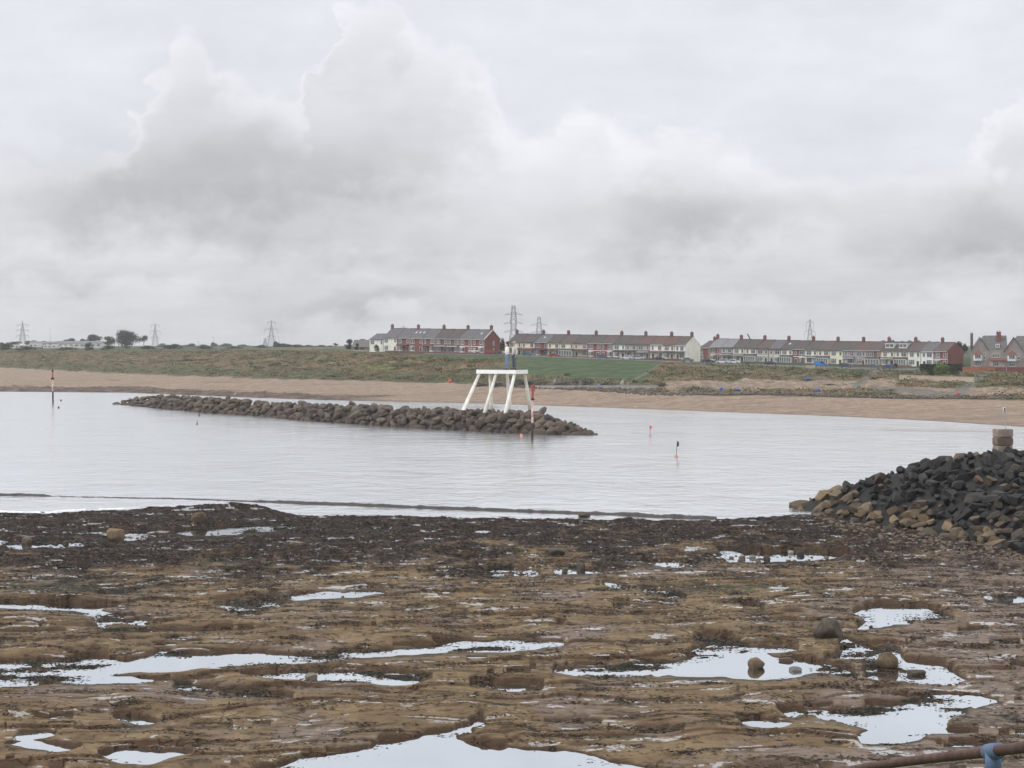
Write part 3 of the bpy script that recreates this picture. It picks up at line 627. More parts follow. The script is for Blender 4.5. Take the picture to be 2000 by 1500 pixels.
def win(parent, x, y, z, w, hgt, mull=2, transom=True, nrm='front', fm=None):
    """window frame standing 6 cm proud of the wall face at depth y (front) or side x"""
    m = MB(); p = MB(); t = .09
    def bx(a0, a1, z0, z1, d0, d1, M):
        if nrm == 'front': M.box(a0, a1, y - d1, y - d0, z0, z1)
        else: M.box(x + d0, x + d1, a0, a1, z0, z1)
    a = (x if nrm == 'front' else y)
    bx(a - t, a + w + t, z - t - .05, z, .0, .10, m); bx(a - t, a + w + t, z + hgt, z + hgt + t, 0, .07, m)
    bx(a - t, a, z, z + hgt, 0, .07, m); bx(a + w, a + w + t, z, z + hgt, 0, .07, m)
    for i in range(1, mull): bx(a + w * i / mull - .04, a + w * i / mull + .04, z, z + hgt, .0, .06, m)
    if transom: 
        for i in range(mull): bx(a + w * i / mull + .04, a + w * (i + 1) / mull - .04, z + hgt * .68, z + hgt * .68 + .06, .0, .055, m)
    bx(a + .002, a + w - .002, z + .002, z + hgt - .002, .003, .03, p)
    o = m.build('window', fm or WHITE, parent); p.build('pane', GLASS, o); return o
def chimney(parent, x, y, z0, z1, w, d, m, pots=3):
    a = MB().box(x - w/2, x + w/2, y - d/2, y + d/2, z0, z1 - .15); a.box(x - w/2 - .07, x + w/2 + .07, y - d/2 - .07, y + d/2 + .07, z1 - .15, z1)
    o = a.build('chimney', m, parent)
    b = MB()
    for i in range(pots):
        cx_ = x - w/2 + w * (i + .5) / pots; b.tube([(cx_, y, z1), (cx_, y, z1 + random.uniform(.3, .5))], [.14, .11], 8)
    b.build('chimney_pot', POT, o); return o
def house(px0, px1, P0, P1, pyg, wall, roof, canopy=None, bay='bay', chim=None, flip=False, eav=5.5, rise=2.95, dep=9.3, gable=None, lintel=None, dormer=False, label='', group='', lower=None, sky_=0, upwin=None, barge=False):
    """one house of a terrace whose facade line runs P0 -> P1 (pixel column, distance)"""
    A = Vector(((P0[0] - 1000) / F * P0[1], P0[1])); B = Vector(((P1[0] - 1000) / F * P1[1], P1[1])); d = B - A
    def hit(px):
        u = (px - 1000) / F; t = (u * A.y - A.x) / (d.x - u * d.y); return A + d * t
    a, b = hit(px0), hit(px1); w = (b - a).length - .004
    zg = EYE - (pyg - HZ) / F * a.y
    rz = math.atan2(d.y, d.x)
    T = thing('terraced_house', (a.x, a.y, zg), rz, label, 'house', group)
    H = eav
    wm = MB(); wm.box(0, w, 0, dep, -2.5, H)
    for xx in (0.0, w - .2): wm.prism([(.002, H), (dep - .002, H), (dep / 2, H + rise - .05)], xx, xx + .2, 'x')
    wm.build('wall', wallm(wall), T)
    r = MB(); o_ = .35; th = .14; sl2 = rise / (dep / 2)
    xe = .12 if barge else 0
    r.add([(0, -o_, H - o_*sl2), (w + xe, -o_, H - o_*sl2), (w + xe, dep/2, H + rise), (0, dep/2, H + rise), (w + xe, dep + o_, H - o_*sl2), (0, dep + o_, H - o_*sl2),
           (0, -o_, H - o_*sl2 + th), (w + xe, -o_, H - o_*sl2 + th), (w + xe, dep/2, H + rise + th), (0, dep/2, H + rise + th), (w + xe, dep + o_, H - o_*sl2 + th), (0, dep + o_, H - o_*sl2 + th)],
          [(6,7,8,9), (9,8,10,11), (1,0,3,2), (2,3,5,4), (0,1,7,6), (4,5,11,10), (1,2,8,7), (2,4,10,8), (3,0,6,9), (5,3,9,11)])
    r.tube([(0, dep/2, H + rise + th), (w, dep/2, H + rise + th)], .12, 6)
    ro = r.build('roof', roofm(roof), T)
    g = MB().box(0.02, w - .02, -o_ - .1, -o_ + .02, H - o_*sl2 - .02, H - o_*sl2 + .1); g.box(w - .17, w - .07, -.12, -.004, -2, H - .35); g.build('gutter', WHITE if wall in ('brick', 'dbrick', 'white', 'mauve') else mat('gutter_dark', (.12, .11, .11)), T)
    if barge:
        bm_ = MB(); bm_.bar((w + .2, -o_, H - o_*sl2 + .05), (w + .2, dep/2, H + rise + .05), .22); bm_.bar((w + .2, dep/2, H + rise + .05), (w + .2, dep + o_, H - o_*sl2 + .05), .22); bm_.build('bargeboard', WHITE, ro)
    if chim: 
        cc = {'r': w - .0 - .45, 'l': .45, 'm': w / 2}[chim]
        chimney(ro, cc, dep / 2, H + rise - .7, H + rise + 1.55, .95 if chim != 'm' else 1.2, .8, wallm('dbrick' if chim != 'g' else 'grey'), 3)
    # openings
    X = (lambda x, ww: w - x - ww) if flip else (lambda x, ww: x)
    uw = upwin or random.choice([(.7, 1.75, 3), (.6, 1.9, 2), (.9, 1.4, 2)])
    win(T, X(uw[0], uw[1]), 0, H - 2.05, uw[1], 1.45, uw[2])
    nx = w - 1.55; win(T, X(nx, .8), 0, H - 2.0, .8, 1.35, 1)
    bw = 2.3; bx0 = .5
    if bay == 'bay':
        q = MB(); x0 = X(bx0, bw); q.prism([(x0, 0.002), (x0 + .45, -.75), (x0 + bw - .45, -.75), (x0 + bw, 0.002)], -.6, .75, 'z')
        bo = q.build('bay', wallm(lower or wall) if wall not in ('brick',) else WHITE, T)
        MB().prism([(x0 - .05, 0.002), (x0 + .42, -.82), (x0 + bw - .42, -.82), (x0 + bw + .05, 0.002)], 2.2, 2.5, 'z').build('bay_cornice', WHITE, bo)
        f = MB(); 
        for xx in (x0 + .05, x0 + .45, x0 + bw / 2 - .05, x0 + bw - .55, x0 + bw - .15): 
            yy = -.72 if x0 + .3 < xx < x0 + bw - .6 else -.1
            f.box(xx, xx + .1, yy - .03, yy + .05, .75, 2.2)
        f.box(x0 + .5, x0 + bw - .5, -.76, -.7, 1.75, 1.83)
        fo = f.build('window', WHITE, bo)
        MB().prism([(x0 + .08, -.004), (x0 + .48, -.68), (x0 + bw - .48, -.68), (x0 + bw - .08, -.004)], .752, 2.198, 'z').build('pane', GLASS, fo)
    elif bay == 'flat': win(T, X(bx0 + .1, bw - .3), 0, .75, bw - .3, 1.6, 3)
    elif bay == 'porch':
        q = MB(); x0 = X(.2, w - .5); ww = w - .5
        f = MB()
        for i in range(6): f.box(x0 + ww * i / 5 - .07, x0 + ww * i / 5 + .07, -1.3, -1.16, -.6, 2.3)
        f.box(x0 - .1, x0 + ww + .1, -1.32, -1.1, 2.3, 2.55); f.box(x0, x0 + ww, -1.28, -1.18, -.6, .5); f.box(x0 - .07, x0 + .07, -1.1, -.002, -.6, 2.3); f.box(x0 + ww - .07, x0 + ww + .07, -1.1, -.002, -.6, 2.3)
        fo = f.build('porch', WHITE, T); MB().box(x0 + .08, x0 + ww - .08, -1.24, -1.2, .5, 2.29).build('pane', GLASS, fo)
        MB().prism([(-1.4, 2.56), (-.003, 3.1), (-.003, 3.2), (-1.4, 2.68)], x0 - .15, x0 + ww + .15, 'x').build('porch_roof', roofm('dark'), fo)
    if bay != 'porch':
        dx0 = X(w - 1.75, .95)
        dr = MB().box(dx0, dx0 + .95, -.05, -.003, -.5, 1.95); do = dr.build('door', random.choice(DOORS), T)
        MB().box(dx0 - .1, dx0, -.07, -.003, -.5, 2.05).box(dx0 + .95, dx0 + 1.05, -.07, -.003, -.5, 2.05).box(dx0, dx0 + .95, -.07, -.003, 1.952, 2.1).build('door_frame', WHITE, do)
    if canopy:
        x0, x1 = (.15, w - .15)
        MB().prism([(-1.15, 2.58), (-.003, 3.02), (-.003, 3.14), (-1.15, 2.68)], x0, x1, 'x').build('canopy', roofm(canopy), T)
        MB().box(x0, x1, -1.2, -1.152, 2.5, 2.7).build('canopy_fascia', WHITE if canopy in ('dark', 'brown', 'slate') else roofm(canopy), T)
    if lintel: MB().box(.02, w - .25, -.09, -.003, 2.62, 2.86).build('string_course', WHITE, T)
    if gable:
        if gable != wall: MB().prism([(-.002, -2.5), (dep + .002, -2.5), (dep + .002, H), (dep / 2, H + rise - .02), (-.002, H)], w - .0, w + .06, 'x').build('gable_wall', wallm(gable), T)
        if barge:
            win(T, w + .0, dep * .55, 3.3, .55, 1.5, 1, nrm='side'); win(T, w + .0, dep * .55, .9, .55, 1.2, 1, nrm='side')
    if dormer:
        q = MB(); zz = H + .85; q.box(w * .2, w * .8, 1.0, 3.6, zz, zz + 1.55); q.box(w * .2 - .15, w * .8 + .15, .85, 4.0, zz + 1.55, zz + 1.72)
        dm = q.build('dormer', WHITE, ro); MB().box(w * .2 + .2, w / 2 - .1, .96, .998, zz + .35, zz + 1.35).box(w / 2 + .1, w * .8 - .2, .96, .998, zz + .35, zz + 1.35).build('pane', GLASS, dm)
    for k in range(sky_):
        xs = w * (k + .6) / (sky_ + .4); ys_ = dep * .28; zs = H + ys_ * sl2 + th + .02
        MB().add([(xs - .35, ys_ - .4, zs - .4*sl2), (xs + .35, ys_ - .4, zs - .4*sl2), (xs + .35, ys_ + .4, zs + .4*sl2), (xs - .35, ys_ + .4, zs + .4*sl2), (xs - .35, ys_ - .4, zs - .4*sl2 + .08), (xs + .35, ys_ - .4, zs - .4*sl2 + .08), (xs + .35, ys_ + .4, zs + .4*sl2 + .08), (xs - .35, ys_ + .4, zs + .4*sl2 + .08)],
                 [(4,5,6,7), (0,1,5,4), (1,2,6,5), (2,3,7,6), (3,0,4,7)]).build('skylight', mat('skylight_glass', (.5, .53, .56), .1, .05), ro)
    return T
TA = ((749, 742), (946, 708)); TB_ = ((993, 733), (1339, 678)); TC_ = ((1386, 708), (1851, 640))
GA, GB, GC = 'houses of the left terrace above the beach', 'houses of the middle terrace above the beach', 'houses of the right terrace above the beach'
def pyA(x): return np.interp(x, [720, 749, 946], [685.5, 686.5, 691.5])
def pyB(x): return np.interp(x, [993, 1339], [694.5, 703.5])
def pyC(x): return np.interp(x, [1386, 1500, 1620, 1851], [705.5, 709.5, 713, 717.5])
# left terrace
house(722, 749.5, (722, 746.7), TA[0], 685.3, 'pale', 'slate', None, 'none', None, eav=4.7, rise=2.0, dep=8, label='low cream rendered house at the far left end of the left terrace', group=GA)
LA = [
 (749, 776, dict(wall='pale', roof='slate', chim='l', bay='flat', rise=3.5), 'cream rendered house beside the low house, tall chimney on its left end'),
 (776, 800, dict(wall='brick', roof='slate', canopy='red', bay='bay', rise=3.5), 'red brick house with red canopy, next to the cream end of the left terrace'),
 (800, 826, dict(wall='brick', roof='slate', bay='bay', sky_=3, chim='l', rise=3.5), 'red brick house with three skylights in its grey roof'),
 (826, 850, dict(wall='brick', roof='slate', canopy='red', bay='bay', flip=True, rise=3.5), 'red brick house with red canopy just left of the darker roof'),
 (850, 874, dict(wall='dbrick', roof='dark', canopy='slate', bay='flat', chim='l', rise=3.5), 'dull brick house under the left half of the darkest roof of the left terrace'),
 (874, 897, dict(wall='dbrick', roof='dark', canopy='slate', bay='flat', flip=True, rise=3.5), 'dull brick house under the right half of the darkest roof of the left terrace'),
 (897, 922, dict(wall='brick', roof='slate', bay='bay', chim='l', lintel=1, rise=3.5), 'bright red brick house with white string course, next to the end house'),
 (922, 946, dict(wall='brick', roof='slate', bay='bay', flip=True, lintel=1, chim='r', gable='brick', barge=True, sky_=1, rise=3.5), 'red brick end house with a big red gable edged in white')]
for x0, x1, kw, lb in LA: house(x0, x1, *TA, pyA(x0), label=lb, group=GA, eav=5.6, **{k: v for k, v in kw.items()})
LB = [
 (993, 1019, dict(wall='pale', roof='dark', canopy='red', bay='bay', chim='l'), 'pale cream house with red canopy at the left end of the middle terrace'),
 (1019, 1045, dict(wall='cream', roof='dark', canopy='terra', bay='bay', flip=True), 'cream house with long red canopy, second from the left in the middle terrace'),
 (1045, 1070, dict(wall='brick', roof='slate', canopy='red', bay='bay', chim='l', sky_=1), 'red brick house between two cream houses near the left of the middle terrace'),
 (1070, 1094, dict(wall='yellow', roof='dark', canopy='red', bay='bay', flip=True), 'cream house right of the lone red brick house, under a dark roof'),
 (1094, 1121, dict(wall='yellow', roof='brown', bay='porch', chim='l'), 'yellowish cream house with glazed ground floor front'),
 (1121, 1148, dict(wall='tan', roof='dark', canopy='red', bay='flat', flip=True), 'pinkish tan rendered house left of the red brick pair of the middle terrace'),
 (1148, 1173, dict(wall='brick', roof='dark', bay='bay', chim='l', lintel=1), 'left one of the red brick pair in the centre of the middle terrace'),
 (1173, 1198, dict(wall='brick', roof='brown', bay='bay', flip=True, lintel=1), 'right one of the red brick pair in the centre of the middle terrace'),
 (1198, 1222, dict(wall='pale', roof='dark', canopy='green', bay='bay', chim='l'), 'off white house with dark green canopy, right of the red brick pair'),
 (1222, 1245, dict(wall='greige', roof='dark', canopy='green', bay='bay', flip=True), 'grey brown rendered house sharing a dark canopy with the off white house'),
 (1245, 1270, dict(wall='greige', roof='red', canopy='brown', bay='flat', chim='l', lower='pale'), 'grey brown house under the start of the reddish roof'),
 (1270, 1295.5, dict(wall='white', roof='red', canopy='terra', bay='bay', flip=True), 'white house with pinkish red canopy under the reddish roof'),
 (1295.5, 1318, dict(wall='cream', roof='red', canopy='green', bay='bay', chim='l'), 'cream house second from the white gable end of the middle terrace'),
 (1318, 1339, dict(wall='white', roof='brown', canopy='green', bay='flat', flip=True, chim='r', gable='pale'), 'white end house with blank cream gable on the middle terrace')]
for x0, x1, kw, lb in LB: house(x0, x1, *TB_, pyB(x0), label=lb, group=GB, **kw)
LC = [
 (1386, 1409, dict(wall='brick', roof='grey', bay='bay', chim='l', lintel=1), 'red brick house with pale grey roof at the left end of the right terrace'),
 (1409, 1432, dict(wall='grey', roof='grey', canopy='dark', bay='flat', flip=True), 'grey house with pale grey roof beside the red brick end house'),
 (1432, 1455, dict(wall='cream', roof='dark', canopy='slate', bay='bay', chim='l'), 'cream house with grey canopy, third from the left in the right terrace'),
 (1455, 1478, dict(wall='cream', roof='dark', bay='porch', flip=True), 'cream house with white glazed porch near the left of the right terrace'),
 (1478, 1501.5, dict(wall='greige', roof='brown', bay='flat', chim='l', lintel=1), 'grey brown house with dark roof, fifth in the right terrace'),
 (1501.5, 1525, dict(wall='greige', roof='slate', bay='bay', flip=True, lintel=1), 'grey brown house under the short slate grey roof section'),
 (1525, 1549, dict(wall='cream', roof='dark', canopy='slate', bay='porch', chim='l', sky_=1), 'cream house with grey porch roof and one skylight'),
 (1549, 1573, dict(wall='dbrick', roof='dark', bay='bay', flip=True, lintel=1), 'dark red brick house between cream houses of the right terrace'),
 (1573, 1597, dict(wall='pale', roof='dark', canopy='dark', bay='flat', chim='l'), 'pale cream house in front of the right hand pylon'),
 (1597, 1621, dict(wall='yellow', roof='brown', bay='porch', flip=True), 'yellowish cream house with glazed porch behind the bright blue car'),
 (1621, 1647, dict(wall='yellow', roof='dark', bay='flat', chim='l'), 'yellowish cream house left of the mauve houses'),
 (1647, 1671, dict(wall='mauve', roof='dark', canopy='slate', bay='flat', flip=True), 'left one of the two mauve grey houses, under a dark roof'),
 (1671, 1692, dict(wall='mauve', roof='red', bay='flat', chim='l'), 'right one of the two mauve grey houses, under a reddish roof'),
 (1692, 1721, dict(wall='brick', roof='brown', bay='porch', upwin=(.5, 2.4, 3)), 'red brick house with white porch right of the mauve houses'),
 (1721, 1748, dict(wall='cream', roof='dark', canopy='dark', bay='bay', chim='l', dormer=True), 'cream house with the wide white dormer, left of the other dormer'),
 (1748, 1773, dict(wall='cream', roof='dark', bay='porch', flip=True, dormer=True), 'cream house with the small square dormer and white porch'),
 (1773, 1799, dict(wall='pale', roof='brown', bay='flat', chim='l'), 'pale cream house right of the dormers, partly behind the hedge'),
 (1799, 1823, dict(wall='white', roof='slate', bay='flat', flip=True), 'off white house under the light grey roof behind the hedge'),
 (1823, 1851, dict(wall='brick', roof='brown', bay='bay', lintel=1, chim='l', gable='brick', dep=11), 'red brick end house with blank red gable above the hedge')]
for x0, x1, kw, lb in LC: house(x0, x1, *TC_, pyC(x0), label=lb, group=GC, **kw)
# red brick house in the gap, barn on the left
house(1366, 1388, (1366, 735), (1388, 728), 704, 'brick', 'dark', None, 'flat', 'm', eav=5.0, rise=2.6, label='dark red brick house seen in the gap between the middle and right terraces', group='houses behind the terraces')
b_ = at(688, 685.5, 800); T = thing('barn', tuple(b_), R(-8), 'low barn with a broad grey brown roof left of the left terrace', 'barn')
MB().box(0, 8.5, 0, 10, -2, 1.6).build('wall', wallm('stone'), T)
MB().prism([(-.4, 1.5), (5, 4.6), (10.4, 1.5), (10.4, 1.7), (5, 4.8), (-.4, 1.7)], -.3, 8.8, 'x').build('roof', roofm('lead'), T)
MB().box(3.5, 5.2, -.06, -.003, -.5, 1.4).build('door', DOORS[2], T)
# grey pebble-dashed semis on the right
def semi(pxl, pxr, Y, pyg, label, lower_='pink', sc=1.0):
    o = at(pxl, pyg, Y); wtot = (pxr - pxl) / F * Y / math.cos(R(-14)); T = thing('semi_detached_house', tuple(o), R(-14), label, 'house', 'large grey houses on the right')
    H = 5.4; D = 11.0; g = wtot * .5
    MB().box(0, wtot, .0, D, -2, H).prism([(0, H - .01), (g, H - .01), (g/2, H + 4.3)], -.02, 6, 'y').build('wall', wallm('stone'), T)
    r = MB(); e = .3
    r.prism([(-e, H - .3), (g/2, H + 4.4), (g + e, H - .3), (g + e, H - .1), (g/2, H + 4.75), (-e, H - .1)], -.35, 7.0, 'y')
    r.add([(-e, .6, H), (wtot + e, .6, H), (wtot + e, D + e, H), (-e, D + e, H), (4.2, D/2 + .5, H + 5.1), (wtot + .0, D/2 + .5, H + 5.1)], [(0,1,5,4), (1,2,5), (2,3,4,5), (3,0,4), (0,3,2,1)])
    ro = r.build('roof', roofm('lead'), T)
    if sc > 0: chimney(ro, .3, 5.6, H + .5, H + 5.8, .9, 1.6, wallm('soot'), 2)
    chimney(ro, wtot * .78, 4.2, H + 2.0, H + 6.3, 1.5, 1.0, wallm('brick'), 2)
    q = MB(); cx_ = g * .4; q.prism([(cx_ - 1.5, -.022), (cx_ - 1.0, -1.1), (cx_ + 1.0, -1.1), (cx_ + 1.5, -.022)], 2.0, 4.1, 'z')
    bo = q.build('bay', WHITE, T)
    gl = MB()
    for i in range(3): gl.box(cx_ - .9 + i * .62, cx_ - .42 + i * .62, -1.13, -1.102, 2.75, 3.95)
    gl.build('pane', GLASS, bo)
    MB().add([(cx_ - 1.7, -.024, 4.1), (cx_ - 1.15, -1.3, 4.1), (cx_ + 1.15, -1.3, 4.1), (cx_ + 1.7, -.024, 4.1), (cx_, -.024, 5.6)], [(0,1,4), (1,2,4), (2,3,4), (0,3,2,1), (0,4,3)]).build('bay_roof', roofm('terra'), bo)
    win(T, g * .72, -.02, 2.6, .6, .9, 1); win(T, g * .72, -.02, 3.9, .6, .6, 1)
    win(T, g + 1.2, 0, 3.2, 2.2, 1.3, 4); win(T, cx_ - .9, -.02, .3, 1.9, 1.3, 3)
    MB().prism([(-1.1, 2.0), (-.003, 2.85), (-.003, 2.95), (-1.1, 2.12)], g + .1, wtot - .1, 'x').build('canopy', roofm('terra'), T)
    MB().box(g + .3, wtot - .2, -.04, -.003, -.4, 1.95).build('porch_wall', wallm('pink'), T); win(T, g + 1.4, -.04, .3, 1.8, 1.2, 3)
    d_ = MB(); d_.box(g + 2.2, g + 3.6, 1.3, 3.3, H + 1.0, H + 2.2); dm = d_.build('dormer', WHITE, ro); MB().box(g + 2.4, g + 2.85, 1.26, 1.298, H + 1.25, H + 1.95).box(g + 2.95, g + 3.4, 1.26, 1.298, H + 1.25, H + 1.95).build('pane', GLASS, dm)
    return T
semi(1896, 1962, 628, 716, 'grey pebbledashed house with white upper bay, left of the large grey pair')
semi(1962, 2030, 625, 717, 'grey pebbledashed house cut by the right edge, with red capped white bay', sc=0)
semi(2036, 2100, 622, 719, 'grey pebbledashed house beyond the right edge', sc=0)

# walls, hedges, fences on the top
def wall_line(name, pts, hgt, th, m, label, cat, cope=None, group=None):
    P = [Vector(p) for p in pts]; o0 = P[0].copy(); T = thing(name, tuple(o0), 0, label, cat, group); a = MB(); c_ = MB()
    for i in range(len(P) - 1):
        p, q = P[i] - o0, P[i+1] - o0; d = (q - p); n = Vector((-d.y, d.x, 0)).normalized() * th / 2
        a.add([p - n + Vector((0,0,-.8)), q - n + Vector((0,0,-.8)), q + n + Vector((0,0,-.8)), p + n + Vector((0,0,-.8)), p - n + Vector((0,0,hgt)), q - n + Vector((0,0,hgt)), q + n + Vector((0,0,hgt)), p + n + Vector((0,0,hgt))],
              [(0,3,2,1), (4,5,6,7), (0,1,5,4), (1,2,6,5), (2,3,7,6), (3,0,4,7)])
        n = n * 1.3
        c_.add([p - n + Vector((0,0,hgt)), q - n + Vector((0,0,hgt)), q + n + Vector((0,0,hgt)), p + n + Vector((0,0,hgt)), p - n + Vector((0,0,hgt+.1)), q - n + Vector((0,0,hgt+.1)), q + n + Vector((0,0,hgt+.1)), p + n + Vector((0,0,hgt+.1))],
              [(0,3,2,1), (4,5,6,7), (0,1,5,4), (1,2,6,5), (2,3,7,6), (3,0,4,7)])
    a.build('masonry', m, T); c_.build('coping', cope or mat('coping_stone', (.3, .27, .25)), T)
    return T
def gpt(px, Y, dz=0): return Vector(((px - 1000) / F * Y, Y, gz(px, Y) + dz))
def lineY(P, px): return float(np.interp(px, [P[0][0], P[1][0]], [P[0][1], P[1][1]]))
for P, fy, x0, x1, lb in ((TA, pyA, 752, 944, 'low dark red garden wall in front of the left terrace'), (TB_, pyB, 996, 1338, 'low dark red garden wall in front of the middle terrace'), (TC_, pyC, 1388, 1780, 'low dark brown garden wall in front of the right terrace')):
    pts = []
    for x in np.linspace(x0, x1, 12):
        Y = lineY(P, x) - 5.5; z = EYE - (fy(x) - HZ + 1.2) / F * Y; pts.append(((x - 1000) / F * Y, Y, z - .15))
    wall_line('garden_wall', pts, .75, .25, wallm('dbrick'), lb, 'wall', group='garden walls in front of the terraces')
wall_line('brick_wall', [at(1880, 727, 596), at(1912, 726, 597), at(1942, 724.5, 598)], 1.55, .3, wallm('orange'), 'orange brick wall beside the hedge, in front of the grey houses', 'wall')
wall_line('brick_wall', [at(1943, 727, 590), at(1964, 727.3, 590)], 1.6, .3, wallm('brick'), 'dark red brick wall left of the gateway in front of the grey houses', 'wall', group='dark red brick walls')
wall_line('brick_wall', [at(1967, 727, 590), at(2060, 728, 590)], 1.6, .3, wallm('brick'), 'dark red brick wall right of the gateway, running out of the frame', 'wall', group='dark red brick walls')
wall_line('retaining_wall', [at(x_, y_, gY(x_, y_) - 1.2) for x_, y_ in ((1757, 741.5), (1800, 743), (1850, 744.5), (1903, 746.5))], 1.35, .4, wallm('tan') if 0 else mat('cream_wall', (.50, .42, .33), .9, .12, .6), 'long cream retaining wall below the bright green bush', 'wall')
tag(MB().box(0, 3.0, 0, .3, -.5, .9).build('block_wall', mat('cream_wall', (.5, .42, .33))), 'short pale block wall beside the bright blue car', 'wall').location = tuple(at(1574, 718.5, gY(1574, 718.8) - 1))
# ------------------------------------------------------------------ foliage
def leafm(k):
    t = {'dark': ((.022, .032, .018), (.05, .068, .035)), 'mid': ((.03, .05, .018), (.075, .105, .04)), 'bright': ((.07, .13, .03), (.17, .25, .06)), 'purple': ((.03, .016, .018), (.07, .04, .045)), 'olive': ((.10, .11, .05), (.19, .185, .10)), 'heather': ((.10, .10, .08), (.21, .20, .16))}[k]
    if 'leaf_' + k in MATS: return MATS['leaf_' + k]
    m, nt, b = newmat('leaf_' + k); tc = nt.nodes.new('ShaderNodeTexCoord'); oi = nt.nodes.new('ShaderNodeObjectInfo')
    n = noise(nt, tc.outputs['Object'], 1.3, 5, .7); f = (n + (NV(nt, oi.outputs['Random']) - .5) * .15).smooth(.3, .7)
    nt.links.new(mixc(nt, f, *t), b.inputs['Base Color']); b.inputs['Roughness'].default_value = .9; b.inputs['Specular IOR Level'].default_value = .15; MATS['leaf_' + k] = m; return m
BARK = mat('bark', (.07, .05, .035), .95, .3, 2)
def leaves(mb, clumps, n, ls):
    rnd = random.Random(len(mb.v) + n)
    for (cx_, cy_, cz_, rx, ry, rz) in clumps:
        for _ in range(n):
            d = Vector((rnd.gauss(0, 1), rnd.gauss(0, 1), rnd.gauss(0, 1))).normalized(); rr = rnd.uniform(.55, 1.05)
            p = Vector((cx_ + d.x * rx * rr, cy_ + d.y * ry * rr, cz_ + d.z * rz * rr))
            a = Vector((rnd.gauss(0, 1), rnd.gauss(0, 1), rnd.gauss(0, .6))).normalized(); b = a.cross(d + Vector((.01, 0, .02))).normalized()
            s1, s2 = ls * rnd.uniform(.6, 1.3), ls * rnd.uniform(.5, 1.0)
            mb.add([p - a*s1, p - b*s2, p + a*s1, p + b*s2], [(0,1,2,3)])
def tree_proto(name, kind, h, w, nclump=16, ls=.45, n=60, trunk=.25, seed=1, low=.3):
    rnd = random.Random(seed); T = thing(name)
    mb = MB(); cl = []
    for i in range(nclump):
        a = rnd.uniform(0, 6.28); t = rnd.uniform(low, .9); rr = w / 2 * .68 * math.sqrt(rnd.random()) * (1.15 - abs(t - .55) * 1.3)
        s = rnd.uniform(.20, .30) * w; cl.append((rr * math.cos(a), rr * math.sin(a), h * t, s, s, s * .8 * min(1, h / w * 1.1)))
    leaves(mb, cl, n, ls); mb.build('crown', leafm(kind), T)
    tr = MB().tube([(0,0,-.5), (.1,0,h*.25), (0,.1,h*.55)], [trunk, trunk*.75, trunk*.4], 7)
    for c_ in cl[:7]: tr.tube([(0, 0, h * rnd.uniform(.2, .4)), (c_[0]*.5, c_[1]*.5, c_[2]*.7), (c_[0], c_[1], c_[2])], [trunk*.45, trunk*.3, trunk*.12], 5)
    tr.build('trunk', BARK, T)
    return T
def place(proto, used, loc, sc, rz, label, cat, group=None, sz=1.0):
    o = proto if not used.get(proto.name) else copy_tree(proto); used[proto.name] = 1
    o.location = loc; o.scale = (sc, sc, sc * sz); o.rotation_euler = (0, 0, rz); tag(o, label, cat)
    if group: o['group'] = group
    return o
ORD = {}
NTH = ['leftmost', 'second', 'third', 'fourth', 'fifth', 'sixth', 'seventh', 'eighth', 'ninth', 'tenth', 'eleventh', 'twelfth', 'thirteenth', 'fourteenth', 'fifteenth', 'sixteenth']
used = {}
big = tree_proto('broad_tree', 'dark', 12, 19, 34, .5, 110, .5, 11, .12); rnd_ = tree_proto('round_tree', 'dark', 8, 9, 18, .4, 80, .3, 12, .2); gre = tree_proto('round_tree', 'mid', 7, 9, 18, .4, 80, .25, 13, .15)
opn = tree_proto('open_tree', 'dark', 9, 8, 10, .4, 60, .25, 14, .45); pur = tree_proto('copper_tree', 'purple', 8, 7, 16, .35, 80, .2, 15, .2); wind = tree_proto('wind_bent_tree', 'dark', 7, 6, 7, .3, 40, .15, 16, .65)
bsh = tree_proto('bush', 'dark', 2.2, 3.2, 12, .14, 70, .06, 17, .15); bsh2 = tree_proto('bush', 'bright', 4.2, 5.2, 26, .16, 110, .08, 18, .1); bsh3 = tree_proto('bush', 'olive', 1.6, 3, 14, .16, 80, .05, 19, .2); bsh4 = tree_proto('bush', 'heather', 2.0, 4.5, 22, .18, 90, .05, 20, .2)
def far(proto, px, pyb, pyt, Y, label, cat='tree', group=None, hgt=None, wpx=None, w0=None):
    Y = gY(px, pyb) if 540 < Y < 550 else Y
    p = at(px, pyb, Y); H = (pyb - pyt) / F * Y; sc = H / hgt if wpx is None else (wpx / F * Y) / w0
    return place(proto, used, tuple(p), sc, random.uniform(0, 6), label, cat, group, sz=1.0 if wpx is None else H / hgt / sc)
G1 = 'trees on the far left skyline'
far(big, 248, 680, 649, 1450, 'largest broad dark round tree on the left skyline', 'tree', G1, 11.5, 46, 18)
far(gre, 213, 675, 656, 1500, 'olive green round tree just left of the largest dark tree', 'tree', G1, 7, 26, 9)
far(opn, 281, 676, 654.5, 1500, 'open crowned tree with visible trunk right of the largest dark tree', 'tree', G1, 9, 20, 8)
far(rnd_, 185, 672, 653.5, 1650, 'dark domed tree behind the long white building', 'tree', G1, 8, 34, 9)
far(rnd_, 137, 672, 661, 1700, 'low dark tree above the left end of the long white building', 'tree', G1, 8, 26, 9)
far(rnd_, 163, 671, 662, 1750, 'small dark tree between the two domed trees above the white building', 'tree', G1, 8, 16, 9)
far(bsh, 174, 688, 670.5, 1200, 'pointed dark bush at the edge of the grass bank on the left', 'bush', None, 2.2, 20, 3.2)
far(rnd_, 88, 676, 666, 1700, 'dark bushy tree among the caravans', 'tree', G1, 8, 20, 9)
